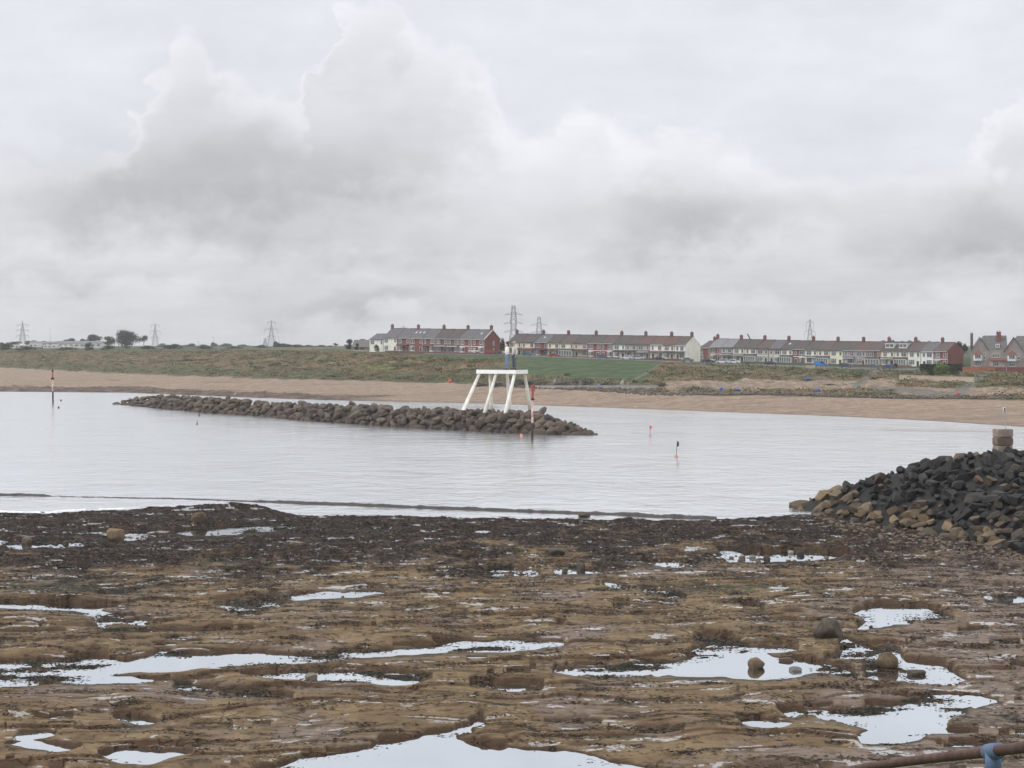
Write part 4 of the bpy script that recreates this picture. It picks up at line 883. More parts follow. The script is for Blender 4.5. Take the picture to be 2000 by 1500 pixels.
far(gre, 28, 677, 666.5, 1800, 'wide low tree below the leftmost pylon', 'tree', G1, 7, 30, 9); far(gre, 60, 676, 664.5, 1800, 'low domed tree just right of the leftmost pylon', 'tree', G1, 7, 26, 9)
far(rnd_, 4, 678, 669, 1700, 'low dark tree cut by the left edge of the photo', 'tree', G1, 8, 18, 9)
for px, pyb, pyt, w_ in ((12, 686, 672, 30), (50, 687, 677, 46), (130, 688, 679, 50), (210, 687, 675, 30), (290, 687, 676, 36), (338, 688, 674, 46), (400, 688, 676, 40), (455, 687, 678, 50), (515, 687, 679, 50), (580, 687, 679, 60)):
    far(bsh, px, pyb, pyt, 1300, NTH[ORD.setdefault('b1', []).__len__()] + ' from the left of the dark bushes along the top of the left bank' + (ORD['b1'].append(1) or ''), 'bush', 'dark bushes along the top of the left bank', 2.2, w_, 3.2)
for px, pyt, w_ in ((318, 671, 26), (345, 672, 34), (372, 671, 26), (396, 673, 30), (418, 669, 16), (440, 671, 34), (476, 673, 34), (510, 674, 30), (540, 667, 16), (558, 671, 36), (584, 673, 34), (606, 674, 30), (628, 674, 30), (646, 675, 24)):
    far(rnd_, px, 682, pyt, 1500 if px > 500 else 2200, NTH[len(ORD.setdefault('b2', []))] + ' of the small hedgerow trees, counted from left to right' + (ORD['b2'].append(1) or ''), 'tree', 'hedgerow trees left of the barn', 8, w_, 9)
far(wind, 656, 684, 670, 1000, 'thin wind bent tree left of the copper tree', 'tree', None, 6.8, 12, 6)
far(pur, 681, 684, 663, 860, 'dark copper leaved tree left of the barn', 'tree', None, 8, 18, 7)
far(pur, 697, 686, 671, 790, 'small dark reddish tree against the barn wall', 'tree', None, 8, 10, 7)
far(rnd_, 708, 676, 662.5, 900, 'dark tree top showing above the barn roof', 'tree', None, 8, 24, 9)
far(rnd_, 981, 690, 662, 770, 'dark green tree between the left and middle terraces', 'tree', None, 8, 15, 9)
for i, (px, pyt, w_) in enumerate(((1728, 666, 24), (1742, 665, 26), (1760, 667, 20), (1776, 666, 22), (1797, 666, 22), (1815, 667, 18), (1832, 668, 18), (1850, 671, 16), (1872, 667.5, 20), (1884, 672, 14))):
    far(rnd_, px, 690, pyt, 820, NTH[len(ORD.setdefault('b3', []))] + ' from the left of the dark trees behind the right terrace roofs' + (ORD['b3'].append(1) or ''), 'tree', 'trees behind the right terrace', 8, w_, 9)
far(bsh2, 1839, 735, 711, 548, 'bright green rounded bush above the cream retaining wall', 'bush', None, 4.2, 30, 5.2)
far(bsh, 1862, 736, 718, 548, 'dark shrub right of the bright green bush', 'bush', None, 2.2, 24, 3.2)
far(bsh, 1818, 735, 723, 549, 'dark low shrub left of the bright green bush', 'bush', None, 2.2, 18, 3.2)
far(bsh, 736, 688, 674.5, 724, 'dark round shrub in front of the low cream house', 'bush', None, 2.2, 12, 3.2)
far(bsh, 1748, 721, 710, 636, 'dark green shrub beside the white porch', 'bush', None, 2.2, 11, 3.2)
for i, (px, pyb, w_, h_) in enumerate(((540, 712, 30, 9), (560, 708, 16, 8), (650, 735, 26, 8), (505, 720, 30, 9), (490, 700, 14, 6), (240, 727, 6, 5), (136, 723, 6, 5), (150, 726, 4, 4), (466, 731, 6, 5), (370, 704, 34, 7), (600, 722, 30, 7), (860, 720, 30, 6), (700, 738, 34, 7), (1108, 733, 16, 8), (1240, 745, 14, 6), (1650, 752, 12, 5), (1620, 752, 30, 5), (1700, 774, 24, 6), (1770, 778, 30, 6), (1950, 777, 16, 6), (1990, 779, 30, 6), (1930, 732, 40, 7), (1890, 735, 30, 7))):
    Y = gY(px, pyb); p = at(px, pyb, Y); p.z -= .35 * h_ / F * Y
    place(bsh3, used, tuple(p), (w_ / F * Y) / 3.1, i * 1.3, 'low scrub bush %s, %s' % (('left of the yellow green patch', 'between the patch and platform', 'right of the diagonal path', 'by the cream wall')[(px > 700) + (px > 1000) + (px > 1750)], NTH[len(ORD.setdefault(('s', (px > 700) + (px > 1000) + (px > 1750)), []))] + ' of its kind there') + (ORD[('s', (px > 700) + (px > 1000) + (px > 1750))].append(1) or ''), 'bush', 'scrub bushes on the grassy banks', sz=(h_ / F * Y) / 2.0 / ((w_ / F * Y) / 3.1))
for i, (px, pyb, w_, h_) in enumerate(((1022, 752, 50, 15), (1060, 752, 34, 10), (1098, 752, 34, 10), (1140, 751, 40, 15), (975, 753, 40, 12), (940, 754, 34, 9), (1290, 754, 24, 8), (1180, 751, 24, 7))):
    Y = gY(px, pyb); p = at(px, pyb, Y); p.z -= .25 * h_ / F * Y
    place(bsh4, used, tuple(p), (w_ / F * Y) / 4.5, i * 1.3, 'grey brown thicket around %s behind the promenade' % ('the red marker post top', 'the leftmost stone pillar', 'the gap before the second pillar', 'the second pillar, largest and darkest', 'the platform legs', 'the foot of the left platform leg', 'the end of the low wall', 'the blue bundle')[i], 'bush', 'thickets along the promenade', sz=(h_ / F * Y) / 2.0 / ((w_ / F * Y) / 4.5))
# hedge
hd = MB(); rn = random.Random(5)
A_, B_ = at(1797, 724, 600), at(1880, 724, 597)
for i in range(5200):
    t, v_ = rn.random(), rn.random(); p = A_.lerp(B_, t) + Vector((0, rn.uniform(-.8, .8), v_ * 2.1 + math.sin(t * 40) * .07))
    a = Vector((rn.gauss(0,1), rn.gauss(0,1), rn.gauss(0,1))).normalized(); b = a.cross(Vector((rn.gauss(0,1), rn.gauss(0,1), .3))).normalized(); s1 = .2
    hd.add([p - a*s1, p - b*s1, p + a*s1, p + b*s1], [(0,1,2,3)])
d_ = (B_ - A_); hd.add([A_ + Vector((0,-.6,-.5)), B_ + Vector((0,-.6,-.5)), B_ + Vector((0,.6,-.5)), A_ + Vector((0,.6,-.5)), A_ + Vector((0,-.6,1.9)), B_ + Vector((0,-.6,1.9)), B_ + Vector((0,.6,1.9)), A_ + Vector((0,.6,1.9))], [(0,1,5,4), (4,5,6,7), (1,2,6,5), (2,3,7,6), (3,0,4,7)])
tag(hd.build('hedge', leafm('dark')), 'clipped dark green hedge in front of the red gable', 'hedge')
# green railing fence, 24 bars
fT = thing('railing_fence', tuple(at(1628, 730.5, gY(1628, 731) - 1)), 0, 'green metal railing fence below the parked cars of the right terrace', 'fence')
GP = mat('green_paint', (.035, .16, .075), .5, .2, 3); L_ = 62 / F * gY(1628, 731)
fr_ = MB().box(0, L_, -.03, .03, 1.3, 1.37).box(0, L_, -.03, .03, .2, .26); fr_.build('rail', GP, fT)
b_ = MB(); [b_.box(i * .16, i * .16 + .06, -.02, .02, 0, 1.3) for i in range(int(L_ / .16))]; b_.build('bars', GP, fT)
for i in range(9): MB().box(i * L_ / 8 - .06, i * L_ / 8 + .06, -.06, .06, -.6, 1.45).build('post', GP, fT)

# ------------------------------------------------------------------ vehicles
CG = mat('car_glass', (.03, .035, .04), .08, .1, 1, spec=.7); TYRE = mat('tyre', (.02, .02, .02), .8); RIM = mat('rim', (.4, .4, .42), .4, metal=.6); LAMP = mat('lamp_glass', (.75, .75, .72), .2)
RED_L = mat('tail_lamp', (.4, .02, .02), .3)
def car(kind, colr, name):
    T = thing('parked_' + kind)
    L = {'hatchback': 3.9, 'saloon': 4.4, 'van': 4.8, 'estate': 4.5}[kind]; Hh = {'hatchback': 1.48, 'saloon': 1.42, 'van': 1.95, 'estate': 1.6}[kind]; w = .86
    pm = mat('paint_' + name, colr, .3, .04, 1, spec=.6)
    low = [(-L/2, .35), (-L/2 + .05, .75), (-L/2 + .25, .92 if kind != 'van' else 1.0), (L/2 - 1.2, .95), (L/2 - .15, .78), (L/2, .55), (L/2 - .05, .3), (L/2 - .45, .28), (L/2 - .55, .6), (L/2 - .85, .68), (L/2 - 1.15, .6), (L/2 - 1.25, .25), (-L/2 + 1.15, .25), (-L/2 + 1.05, .6), (-L/2 + .75, .68), (-L/2 + .45, .6), (-L/2 + .35, .28)]
    b = MB(); b.prism(low, -w, w, 'y')
    rf = {'hatchback': (-L/2 + .15, -L/2 + .55, .3, L/2 - 1.2), 'saloon': (-L/2 + .6, -L/2 + 1.2, .25, L/2 - 1.3), 'van': (-L/2 + .08, -L/2 + .2, L/2 - 1.5, L/2 - .8), 'estate': (-L/2 + .1, -L/2 + .4, .4, L/2 - 1.2)}[kind]
    cab = [(rf[0], .9), (rf[1], Hh), (rf[2], Hh), (rf[3], .9)]
    n = len(b.v); b.add([(x, -.84 if z < 1 else -.68, z) for x, z in cab] + [(x, .84 if z < 1 else .68, z) for x, z in cab], [(3,2,1,0), (4,5,6,7), (0,1,5,4), (1,2,6,5), (2,3,7,6)])
    bo = b.build('body', pm, T)
    g = MB(); k = .86
    for s in (-1, 1):
        q = [(rf[0] + .15, .98), (rf[1] + .08, Hh - .1), (rf[2] - .05, Hh - .1), (rf[3] - .2, .98)]
        if kind == 'van': q = [(rf[2] - .9, 1.05), (rf[2] - .85, Hh - .15), (rf[2] + .0, Hh - .15), (rf[3] - .2, 1.05)]
        vs = [(x, s * (.855 if z < 1.1 else .715), z) for x, z in q] + [(x, s * (.81 if z < 1.1 else .665), z) for x, z in q]
        g.add(vs, [(0,1,2,3) if s > 0 else (3,2,1,0), (0,4,5,1), (1,5,6,2), (2,6,7,3), (3,7,4,0)])
    g.add([(rf[3] - .02, -.72, .99), (rf[3] - .02, .72, .99), (rf[2] + .06, .6, Hh - .07), (rf[2] + .06, -.6, Hh - .07)], [(0,1,2,3)]); g.v = g.v[:-4] + [(x + .03, y, z + .01) for x, y, z in g.v[-4:]]
    g.add([(rf[0] - .02, -.7, 1.0), (rf[0] - .02, .7, 1.0), (rf[1] - .05, .6, Hh - .08), (rf[1] - .05, -.6, Hh - .08)], [(3,2,1,0)])
    g.build('window', CG, T)
    for sx in (L/2 - .85, -L/2 + .75):
        for s in (-1, 1):
            wo = MB().tube([(0, -.11, 0), (0, .11, 0)], .31, 14).build('wheel', TYRE, T); wo.location = (sx, s * .76, .31)
            MB().tube([(0, s * .111, 0), (0, s * .125, 0)], .19, 10).build('rim', RIM, wo)
    for s in (-1, 1):
        MB().box(L/2 - .16, L/2 - .02, s * .62 - .16, s * .62 + .16, .6, .74).build('headlight', LAMP, T)
        MB().box(-L/2 - .01, -L/2 + .06, s * .68 - .1, s * .68 + .1, .65, .85).build('tail_light', RED_L, T)
    return T
CARS = [(926, 692, 'hatchback', (.72, .72, .72), 'white', 'white hatchback parked before the red gable end house', 1), (957, 694, 'hatchback', (.42, .03, .04), 'red', 'bright red hatchback parked below the big red gable', 1),
 (976, 694.5, 'saloon', (.06, .07, .075), 'graphite', 'dark grey saloon parked right of the bright red hatchback', -1), (1083, 700, 'saloon', (.32, .03, .035), 'maroon', 'dark red saloon parked before the middle terrace', 1),
 (1177, 703.5, 'hatchback', (.08, .12, .22), 'navy', 'blue hatchback parked before the red brick pair', 1), (1224, 705, 'saloon', (.75, .75, .75), 'white', 'low white saloon right of the blue hatchback', -1),
 (1247, 705.5, 'estate', (.5, .53, .54), 'silver', 'silver estate car right of the low white saloon', 1), (1343, 709.5, 'saloon', (.2, .23, .22), 'sage', 'grey green saloon parked below the blank cream gable', 1),
 (1384, 711.5, 'hatchback', (.02, .025, .08), 'midnight', 'dark blue hatchback in the gap between the terraces', 1), (1411, 713, 'estate', (.76, .76, .76), 'white', 'tall white estate car at the left end of the right terrace', -1),
 (1435, 713.5, 'hatchback', (.7, .71, .71), 'white', 'white hatchback right of the tall white estate car', 1), (1506, 716.5, 'saloon', (.03, .04, .13), 'midnight', 'dark blue saloon before the grey brown houses', 1),
 (1603, 719.5, 'van', (.03, .2, .5), 'azure', 'bright blue small van beside the pale block wall', 1), (1652, 721.5, 'estate', (.06, .08, .14), 'slate', 'dark slate blue estate car before the mauve houses', 1),
 (1708, 723, 'hatchback', (.13, .15, .18), 'steel', 'steel grey hatchback below the red brick house with white porch', 1), (1737, 723.5, 'hatchback', (.02, .05, .26), 'royal', 'royal blue hatchback, rightmost of the parked cars', 1),
 (1030, 697.5, 'hatchback', (.04, .12, .16), 'teal', 'teal hatchback parked just right of the statues', 1), (1288, 707, 'saloon', (.1, .03, .03), 'wine', 'wine coloured saloon before the white house of the middle terrace', 1)]
for px, py, kind, c_, nm, lb, s in CARS:
    Y = float(np.interp(px, KP, YR)); p = at(px, py, Y); T = car(kind, c_, nm); T.location = (p.x, p.y, p.z + .6)
    T.rotation_euler = (0, 0, math.atan2(float(np.interp(px + 20, KP, YR)) - Y, 20 / F * Y) * .6 + (0 if s > 0 else math.pi)); tag(T, lb, 'van' if kind == 'van' else 'car', 'vehicles parked along the road')

# ------------------------------------------------------------------ caravans, sheds
CW = mat('caravan_panel', (.72, .72, .70), .5, .06, .5)
for i, (x0, x1, py) in enumerate(((20, 54, 681), (56, 82, 679), (84, 113, 681), (116, 143, 683))):
    Y = 1420; p = at(x0, py, Y); w = (x1 - x0) / F * Y; T = thing('static_caravan', tuple(p), 0, ['long white caravan at the far left edge', 'white caravan second from the left, set back', 'white caravan below the dark bushy tree', 'rightmost and lowest of the white caravans'][i], 'caravan', 'white caravans on the left')
    MB().box(0, w, 0, 4, .3, 2.5).build('body', CW, T); MB().prism([(-.2, 2.5), (4.2, 2.5), (2, 3.0)], -.2, w + .2, 'x').build('roof', mat('caravan_roof', (.45, .45, .44)), T)
    MB().box(.3, w - .3, .2, 3.8, -1.5, .3).build('skirt', mat('skirt', (.2, .2, .19)), T)
    g = MB(); [g.box(1 + k * 3.2, 2.6 + k * 3.2, -.05, -.002, 1.2, 2.1) for k in range(int((w - 1) / 3.2))]; g.build('window', GLASS, T)
for x0, x1, pyb, h, lb in ((110, 200, 678, 3.6, 'long low white building with grey roof below the dark domed tree'), (58, 108, 676.5, 2.6, 'low white shed roof behind the caravans')):
    Y = 1560; p = at(x0, pyb, Y); w = (x1 - x0) / F * Y; T = thing('long_shed', tuple(p), R(4), lb, 'building')
    MB().box(0, w, 0, 9, -2, h).build('wall', CW, T); MB().prism([(-.5, h), (9.5, h), (4.5, h + 1.6)], -.4, w + .4, 'x').build('roof', roofm('grey'), T)
    g = MB(); [g.box(2 + k * 4.5, 4.5 + k * 4.5, -.08, -.002, 1.0, 2.1) for k in range(int((w - 2) / 4.5))]; g.build('window', GLASS, T)
# ------------------------------------------------------------------ pylons
STEEL = mat('galvanised_steel', (.17, .18, .19), .7, .1, .2)
def pylon(px, pytop, pybase, arms, Y, label, rz=0.0, w0=4.2, mw=.3, waist=.75, ins=3.0, split=0):
    H = (pybase - pytop) / F * Y; p = at(px, pybase, Y); T = thing('electricity_pylon', tuple(p), rz, label, 'pylon', 'electricity pylons on the skyline')
    m = MB(); levels = 9; prev = None
    for i in range(levels + 1):
        t = i / levels; hw = w0 * (1 - t / waist) + .9 if t < waist * .8 else (w0 * .2 + .9) * (1 - (t - waist * .8) / (1 - waist * .8)) + split
        hw = max(hw, .25 + split); c_ = [Vector((sx * hw, sy * hw, H * t)) for sx, sy in ((-1,-1),(1,-1),(1,1),(-1,1))]
        if prev:
            for k in range(4):
                m.bar(prev[k], c_[k], mw); 
                m.bar(prev[k], c_[(k+1) % 4], mw * .6); m.bar(prev[(k+1) % 4], c_[k], mw * .6)
                if not split or i % 2: m.bar(c_[k], c_[(k+1) % 4], mw * .6)
        prev = c_
    m.build('tower', STEEL, T)
    for py, half in arms:
        z = (pybase - py) / F * Y; hw = half / F * Y
        for s in (-1, 1):
            a = MB().bar((s * .6, 0, z + 2.6), (s * hw, 0, z), mw * .8).bar((s * .9, -.6, z), (s * hw, 0, z), mw * .9).bar((s * .9, .6, z), (s * hw, 0, z), mw * .7)
            for q in (.35, .65): a.bar((s * (hw * q), 0, z), (s * hw * q, 0, z + 2.6 * (1 - q)), mw * .6)
            ao = a.build('crossarm', STEEL, T)
            i_ = MB().bar((s * hw, 0, z), (s * hw, 0, z - ins), mw * .9); i_.build('insulator', mat('insulator', (.12, .11, .11)), ao)
pylon(44, 627, 672, [(635, 11), (645.5, 12), (656, 12)], 3000, 'leftmost pylon on the skyline, beside low trees', mw=.4, w0=4.5)
pylon(303, 632, 675, [(635, 7.5), (647, 10), (659.5, 8)], 3200, 'second pylon from the left, right of the dark trees', mw=.4, ins=5)
pylon(530, 625.5, 675, [(630, 8), (643.5, 13), (658, 8)], 2800, 'pylon with drooping arm ends between the trees and the barn', mw=.4, ins=5.5)
pylon(788, 636.5, 690, [(641, 8)], 2800, 'pylon whose top alone shows behind the left terrace', mw=.38, ins=2)
pylon(1003, 597, 692, [(614.5, 17), (631.5, 18), (648.5, 19)], 1700, 'tallest pylon, standing behind the statues', rz=R(12), mw=.34, ins=1.0, split=1.1)
pylon(1053, 619, 694, [(635, 16), (650, 16)], 1900, 'pylon just right of the tallest one', rz=R(8), mw=.32, ins=1.0, split=1.0)
pylon(1582, 623.5, 700, [(630, 6.8), (648, 10.3)], 1900, 'lattice pylon rising behind the right terrace', mw=.26, ins=8, w0=4.4)
pylon(518, 660, 676, [(663, 3)], 3500, 'tiny distant pylon left of the one with drooping arms', mw=.4, ins=3)
for px, top, base, Y, lb in ((98, 643, 675, 1500, 'thin tall lamp post on the left skyline'), (388, 667, 678, 1400, 'short pole on the skyline right of the second pylon'), (417, 658, 688, 1350, 'thin mast standing at the edge of the left bank'), (545, 657, 676, 1500, 'thin mast right of the pylon with drooping arms')):
    p = at(px, base, Y); H = (base - top) / F * Y; T = thing('mast', tuple(p), 0, lb, 'mast', 'thin masts on the left')
    MB().tube([(0,0,-1), (0,0,H)], [.14, .08], 6).build('pole', STEEL, T); MB().tube([(0,0,H-.1), (-1.6,0,H+.1)], .07, 5).build('arm', STEEL, T)
cT = thing('crane_jib', tuple(at(1472, 672, 760)), 0, 'dark crane arm slanting up behind the right terrace', 'crane'); q = 760 / F
MB().bar((0, 0, -1), (-12 * q, 0, 20 * q), .5).build('jib', mat('crane_steel', (.06, .06, .065)), cT); MB().box(-1.5, 2.2, -1, 1, -6, -.2).build('cab', mat('crane_steel', (.06, .06, .065)), cT)

# ------------------------------------------------------------------ boulders
def rock_mesh(seed, ax, planes, dmin, dmax, smooth, sub=3, rough=.02, boxy=False):
    rn = np.random.RandomState(seed)
    import bmesh
    bm = bmesh.new(); bmesh.ops.create_icosphere(bm, subdivisions=sub, radius=1)
    v = np.array([tuple(q.co) for q in bm.verts])
    for q_ in range(planes):
        n = rn.normal(size=3)
        if boxy and q_ < 6: n = np.eye(3)[q_ % 3] * (1 if q_ < 3 else -1) + rn.normal(size=3) * .12
        n /= np.linalg.norm(n); d = rn.uniform(dmin, dmax); t = v @ n - d
        v = v - np.outer(np.maximum(t, 0), n)
    v = v * np.array(ax); ln = np.linalg.norm(v, axis=1, keepdims=True)
    v = v * (1 + rough * fbm(v[:, 0] * 3 + v[:, 2] * 2, v[:, 1] * 3 - v[:, 2], seed, 3)[:, None] * 2)
    for q, c_ in zip(bm.verts, v): q.co = c_
    me = bpy.data.meshes.new('boulder'); bm.to_mesh(me); bm.free()
    me.polygons.foreach_set('use_smooth', [smooth] * len(me.polygons)); me.update(); return me
def rockmat(name, c1, c2, wetz=None, bump=.04, sc=1.2, rough=.85):
    m, nt, b = newmat(name); tc = nt.nodes.new('ShaderNodeTexCoord'); oi = nt.nodes.new('ShaderNodeObjectInfo'); g = nt.nodes.new('ShaderNodeNewGeometry')
    n = noise(nt, tc.outputs['Object'], sc, 6, .65); n2 = noise(nt, g.outputs['Position'], .9, 5, .65)
    f = (n * .6 + n2 * .4 + (NV(nt, oi.outputs['Random']) - .5) * .3).smooth(.32, .68)
    c = mixc(nt, f, c1, c2)
    if wetz is not None:
        s = nt.nodes.new('ShaderNodeSeparateXYZ'); nt.links.new(g.outputs['Position'], s.inputs[0])
        w = 1.0 - (NV(nt, s.outputs[2]) + (n2 - .5) * 1.2).smooth(wetz * .3, wetz); c = mixc(nt, w * .55, c, (.045, .03, .024))
    nt.links.new(c, b.inputs['Base Color']); b.inputs['Roughness'].default_value = rough; b.inputs['Specular IOR Level'].default_value = .35
    bu = nt.nodes.new('ShaderNodeBump'); bu.inputs['Distance'].default_value = bump; nt.links.new((n + noise(nt, tc.outputs['Object'], sc * 5, 5, .7) * .4).x, bu.inputs['Height']); nt.links.new(bu.outputs[0], b.inputs['Normal'])
    return m
RM_B = rockmat('weedy_boulder', (.050, .037, .030), (.130, .100, .076), 1.2)
RM_G = rockmat('dry_boulder', (.055, .047, .040), (.145, .125, .108), None)
RM_K = rockmat('dark_armour_stone', (.009, .009, .0095), (.042, .039, .037), None, .05, 1.5, .75)
RM_O = rockmat('ochre_armour_stone', (.085, .062, .038), (.205, .15, .09), .8, .05, 1.5, .75)
def variants(mat_, n, seed, planes, dmin, dmax, smooth, sub=3, boxy=False):
    out_ = []
    for i in range(n):
        ax = [(1.35, .85, .8), (1.6, .75, .7), (1.1, 1, .85), (1.25, .95, .7)][i % 4]
        me = rock_mesh(seed + i, ax, planes, dmin, dmax, smooth, sub, boxy=boxy); me.materials.append(mat_); out_.append(me)
    return out_
def stone(me, name, loc, r, label, group, rn):
    o = bpy.data.objects.new(name, me); COL.objects.link(o); o.location = loc; o.scale = (r * rn.uniform(.85, 1.15),) * 2 + (r * rn.uniform(.85, 1.15),)
    o.rotation_euler = (rn.uniform(-.7, .7), rn.uniform(-.7, .7), rn.uniform(0, 6.28)); return tag(o, label, 'boulder', group)
# offshore breakwater
BF = [(228,789.5),(300,797),(400,806),(500,812.5),(600,822),(700,828.5),(800,835.5),(900,841),(1000,845.5),(1100,849.5),(1160,849.5)]
BT = [(228,785),(250,776),(300,772),(400,778),(440,780),(500,785),(600,790),(700,794),(800,798.5),(900,802),(1000,804),(1050,807),(1080,818),(1120,829),(1140,841),(1160,848)]
bi = lambda T_, x: float(np.interp(x, [a for a, b in T_], [b for a, b in T_]))
def bw(px, t, w=11.0):
    """point on the seaward face of the breakwater: t=0 at the water, 1 on the crest, >1 down the far side"""
    yf = F * EYE / (bi(BF, px) - HZ); zc = 0; ww = w * min(1, (bi(BF, px) - bi(BT, px)) / 18.0)
    yt = yf + ww; zt = EYE - (bi(BT, px) + 1.5 - HZ) / F * yt
    if t <= 1: y, z = yf + ww * t, zt * math.sin(min(t * 1.15, 1) * math.pi / 2) if t < .87 else zt
    else: y, z = yt + 3 * min(t - 1, .3) / .3 + ww * max(t - 1.3, 0), zt * max(0, 1 - max(t - 1.15, 0) / .85)
    return Vector(((px - 1000) / F * yf, y, z))
cpx = np.arange(232, 1158, 8.0); ct = np.array([-.12, 0, .15, .3, .45, .6, .75, .87, 1, 1.2, 1.4, 1.6, 1.8, 2.0])
P_ = np.array([[tuple(bw(x, max(t, 0)) + Vector((0, t * 8 if t < 0 else 0, (-.9 if t <= 0 else -.75)))) for x in cpx] for t in ct])
core = grid_obj('breakwater_core', P_[:,:,0], P_[:,:,1], P_[:,:,2] + fbm(P_[:,:,0] / 1.5, P_[:,:,1] / 1.5, 500, 4) * .5, mat('core_rubble', (.035, .025, .02), .95, .4, 1, .1))
tag(core, kind='structure')
VB = variants(RM_B, 10, 900, 12, .55, .88, True); VG = variants(RM_G, 8, 940, 12, .5, .85, True)
rn = random.Random(21); cand = []
px = 236.0
while px < 1156:
    yf = F * EYE / (bi(BF, px) - HZ); step = 1.55 / yf * F
    rows = 6 if px > 420 else 4
    for k in range(rows + 2):
        t = (k + .25 + rn.uniform(-.25, .25)) / rows; x = px + rn.uniform(-.5, .5) * step
        if x < 232 or x > 1157: continue
        crest = t > .72
        if t > 1.12 and rn.random() < .5: continue
        r = rn.choice((.6, .8, .95, 1.1, 1.25)) * (.8 if px < 330 else 1); p = bw(x, min(max(t, 0), 1.4))
        p.z += -.30 * r + rn.uniform(-.1, .22); 
        cand.append((p, r, crest))
    px += step
cand.sort(key=lambda c_: c_[0].y)
LBW = ['brown weedy boulder on the seaward face of the offshore breakwater', 'grey dry boulder along the crest of the offshore breakwater']
for p, r, crest in cand[:300]:
    g_ = crest and rn.random() < .75
    xp = 1000 + p.x / p.y * F; sec = 'at its low right tip' if xp > 1090 else 'below the platform' if xp > 900 else 'between the platform and the round knob boulder' if xp > 853 else 'left of the platform, in the middle stretch' if xp > 650 else 'in the far stretch towards the gull'
    stone(rn.choice(VG if g_ else VB), 'boulder', tuple(p), r, ('grey dry boulder on the breakwater crest, ' if g_ else 'brown weedy boulder on the breakwater face, ') + sec.split(',')[0], 'boulders of the offshore breakwater', rn)
rest = MB(); fm_ = []
src = [np.array([tuple(v.co) for v in m.vertices]) for m in VB]; srcf = [[tuple(p.vertices) for p in m.polygons] for m in VB]
Vs, Fs, nn = [], [], 0
for p, r, crest in cand[300:]:
    k = rn.randrange(len(src)); e = Matrix.Rotation(rn.uniform(0, 6.28), 3, 'Z') @ Matrix.Rotation(rn.uniform(-.7, .7), 3, 'X')
    v = src[k] * r @ np.array(e.transposed()) + np.array(p); Vs.append(v); Fs += [tuple(i + nn for i in f) for f in srcf[k]]; nn += len(v)
if Vs:
    me = bpy.data.meshes.new('far_boulders'); me.from_pydata(np.concatenate(Vs).tolist(), [], Fs); me.polygons.foreach_set('use_smooth', [True] * len(me.polygons)); me.materials.append(RM_B); me.update()
    o = bpy.data.objects.new('far_boulders', me); COL.objects.link(o); tag(o, 'mass of small looking brown boulders at the far left part of the offshore breakwater', 'boulders', None, 'stuff')
for x, t, r, rot, lb in ((1055, .9, 1.05, .8, 'upright pointed boulder on the breakwater right of the platform'), (1075, .75, 1.3, .2, 'long slanting boulder right of the upright pointed one'), (446, .95, .9, 1.3, 'upright boulder with a gull on it on the far part of the breakwater'), (743, 1.0, 1.1, .2, 'big rounded boulder standing up on the crest left of the platform'), (853, 1.0, .9, .2, 'round knob like boulder on the crest nearest left of the platform'), (227, .1, .9, 0, 'lone dark boulder off the far left tip of the breakwater'), (1163, .0, .45, 0, 'small low boulder off the right tip of the breakwater')):
    p = bw(min(max(x, 230), 1160), t); p.x = (x - 1000) / F * p.y
    o = stone(VG[1] if r > 1 else VG[0], 'boulder', (p.x, p.y, p.z + .2 * r * rot), r, lb, None, rn); o.rotation_euler = (0, -rot, R(20) if x != 1075 else R(-10))
    if x == 1075: o.rotation_euler = (0, .75, 0)
# rock armour on the right
MBt = [(1545,990),(1600,1004),(1640,1015),(1750,1036),(1850,1052),(1950,1072),(2000,1084),(2100,1110),(2300,1165)]
MTp = [(1545,985),(1570,972),(1600,960),(1650,945),(1700,931),(1760,912),(1800,900),(1850,890),(1900,882),(1960,877),(2000,881),(2100,884),(2300,880)]
def mw(px, t):
    yb = F * (EYE - .1) / (bi(MBt, px) - HZ); w = float(np.interp(px, [1545, 1600, 1750, 1960, 2300], [1.5, 7, 15, 23, 34])); yt = yb + w; zt = EYE - (bi(MTp, px) + 4 - HZ) / F * yt
    if t <= 1: y, z = yb + w * t, zt * t ** .9
    else: y, z = yt + w * (t - 1) * .8, zt * max(0, 1.15 - t) / .15 if t > 1.15 else zt; 
    if t > 1.15: z = zt * max(0, 1 - (t - 1.15) / .8)
    z = z * (1 - float(sst(np.float64(px), 2120., 2225.)))
    return Vector(((px - 1000) / F * y, y, z))
cpx = np.arange(1552, 2236, 8.0); ct = np.array([-.08, 0, .15, .3, .45, .6, .75, .9, 1, 1.15, 1.4, 1.7, 1.95])
P_ = np.array([[tuple(mw(x, max(t, 0)) + Vector((0, 0, -.35 if t > 0 else -.7))) for x in cpx] for t in ct])
core = grid_obj('armour_core', P_[:,:,0], P_[:,:,1], P_[:,:,2] + fbm(P_[:,:,0] / .8, P_[:,:,1] / .8, 510, 4) * .25, mat('core_dark', (.012, .012, .013), .95, .4, 1, .1)); tag(core, kind='structure')
VK = variants(RM_K, 12, 700, 14, .48, .8, False, 3, True); RM_U = rockmat('umber_armour_stone', (.03, .024, .018), (.12, .085, .055), None, .05, 1.5, .7); VU = variants(RM_U, 6, 790, 12, .5, .78, False, 3, True)
VO = variants(RM_O, 8, 760, 12, .52, .78, False, 3, True)
px = 1552.0; n_ar = 0; todo = []
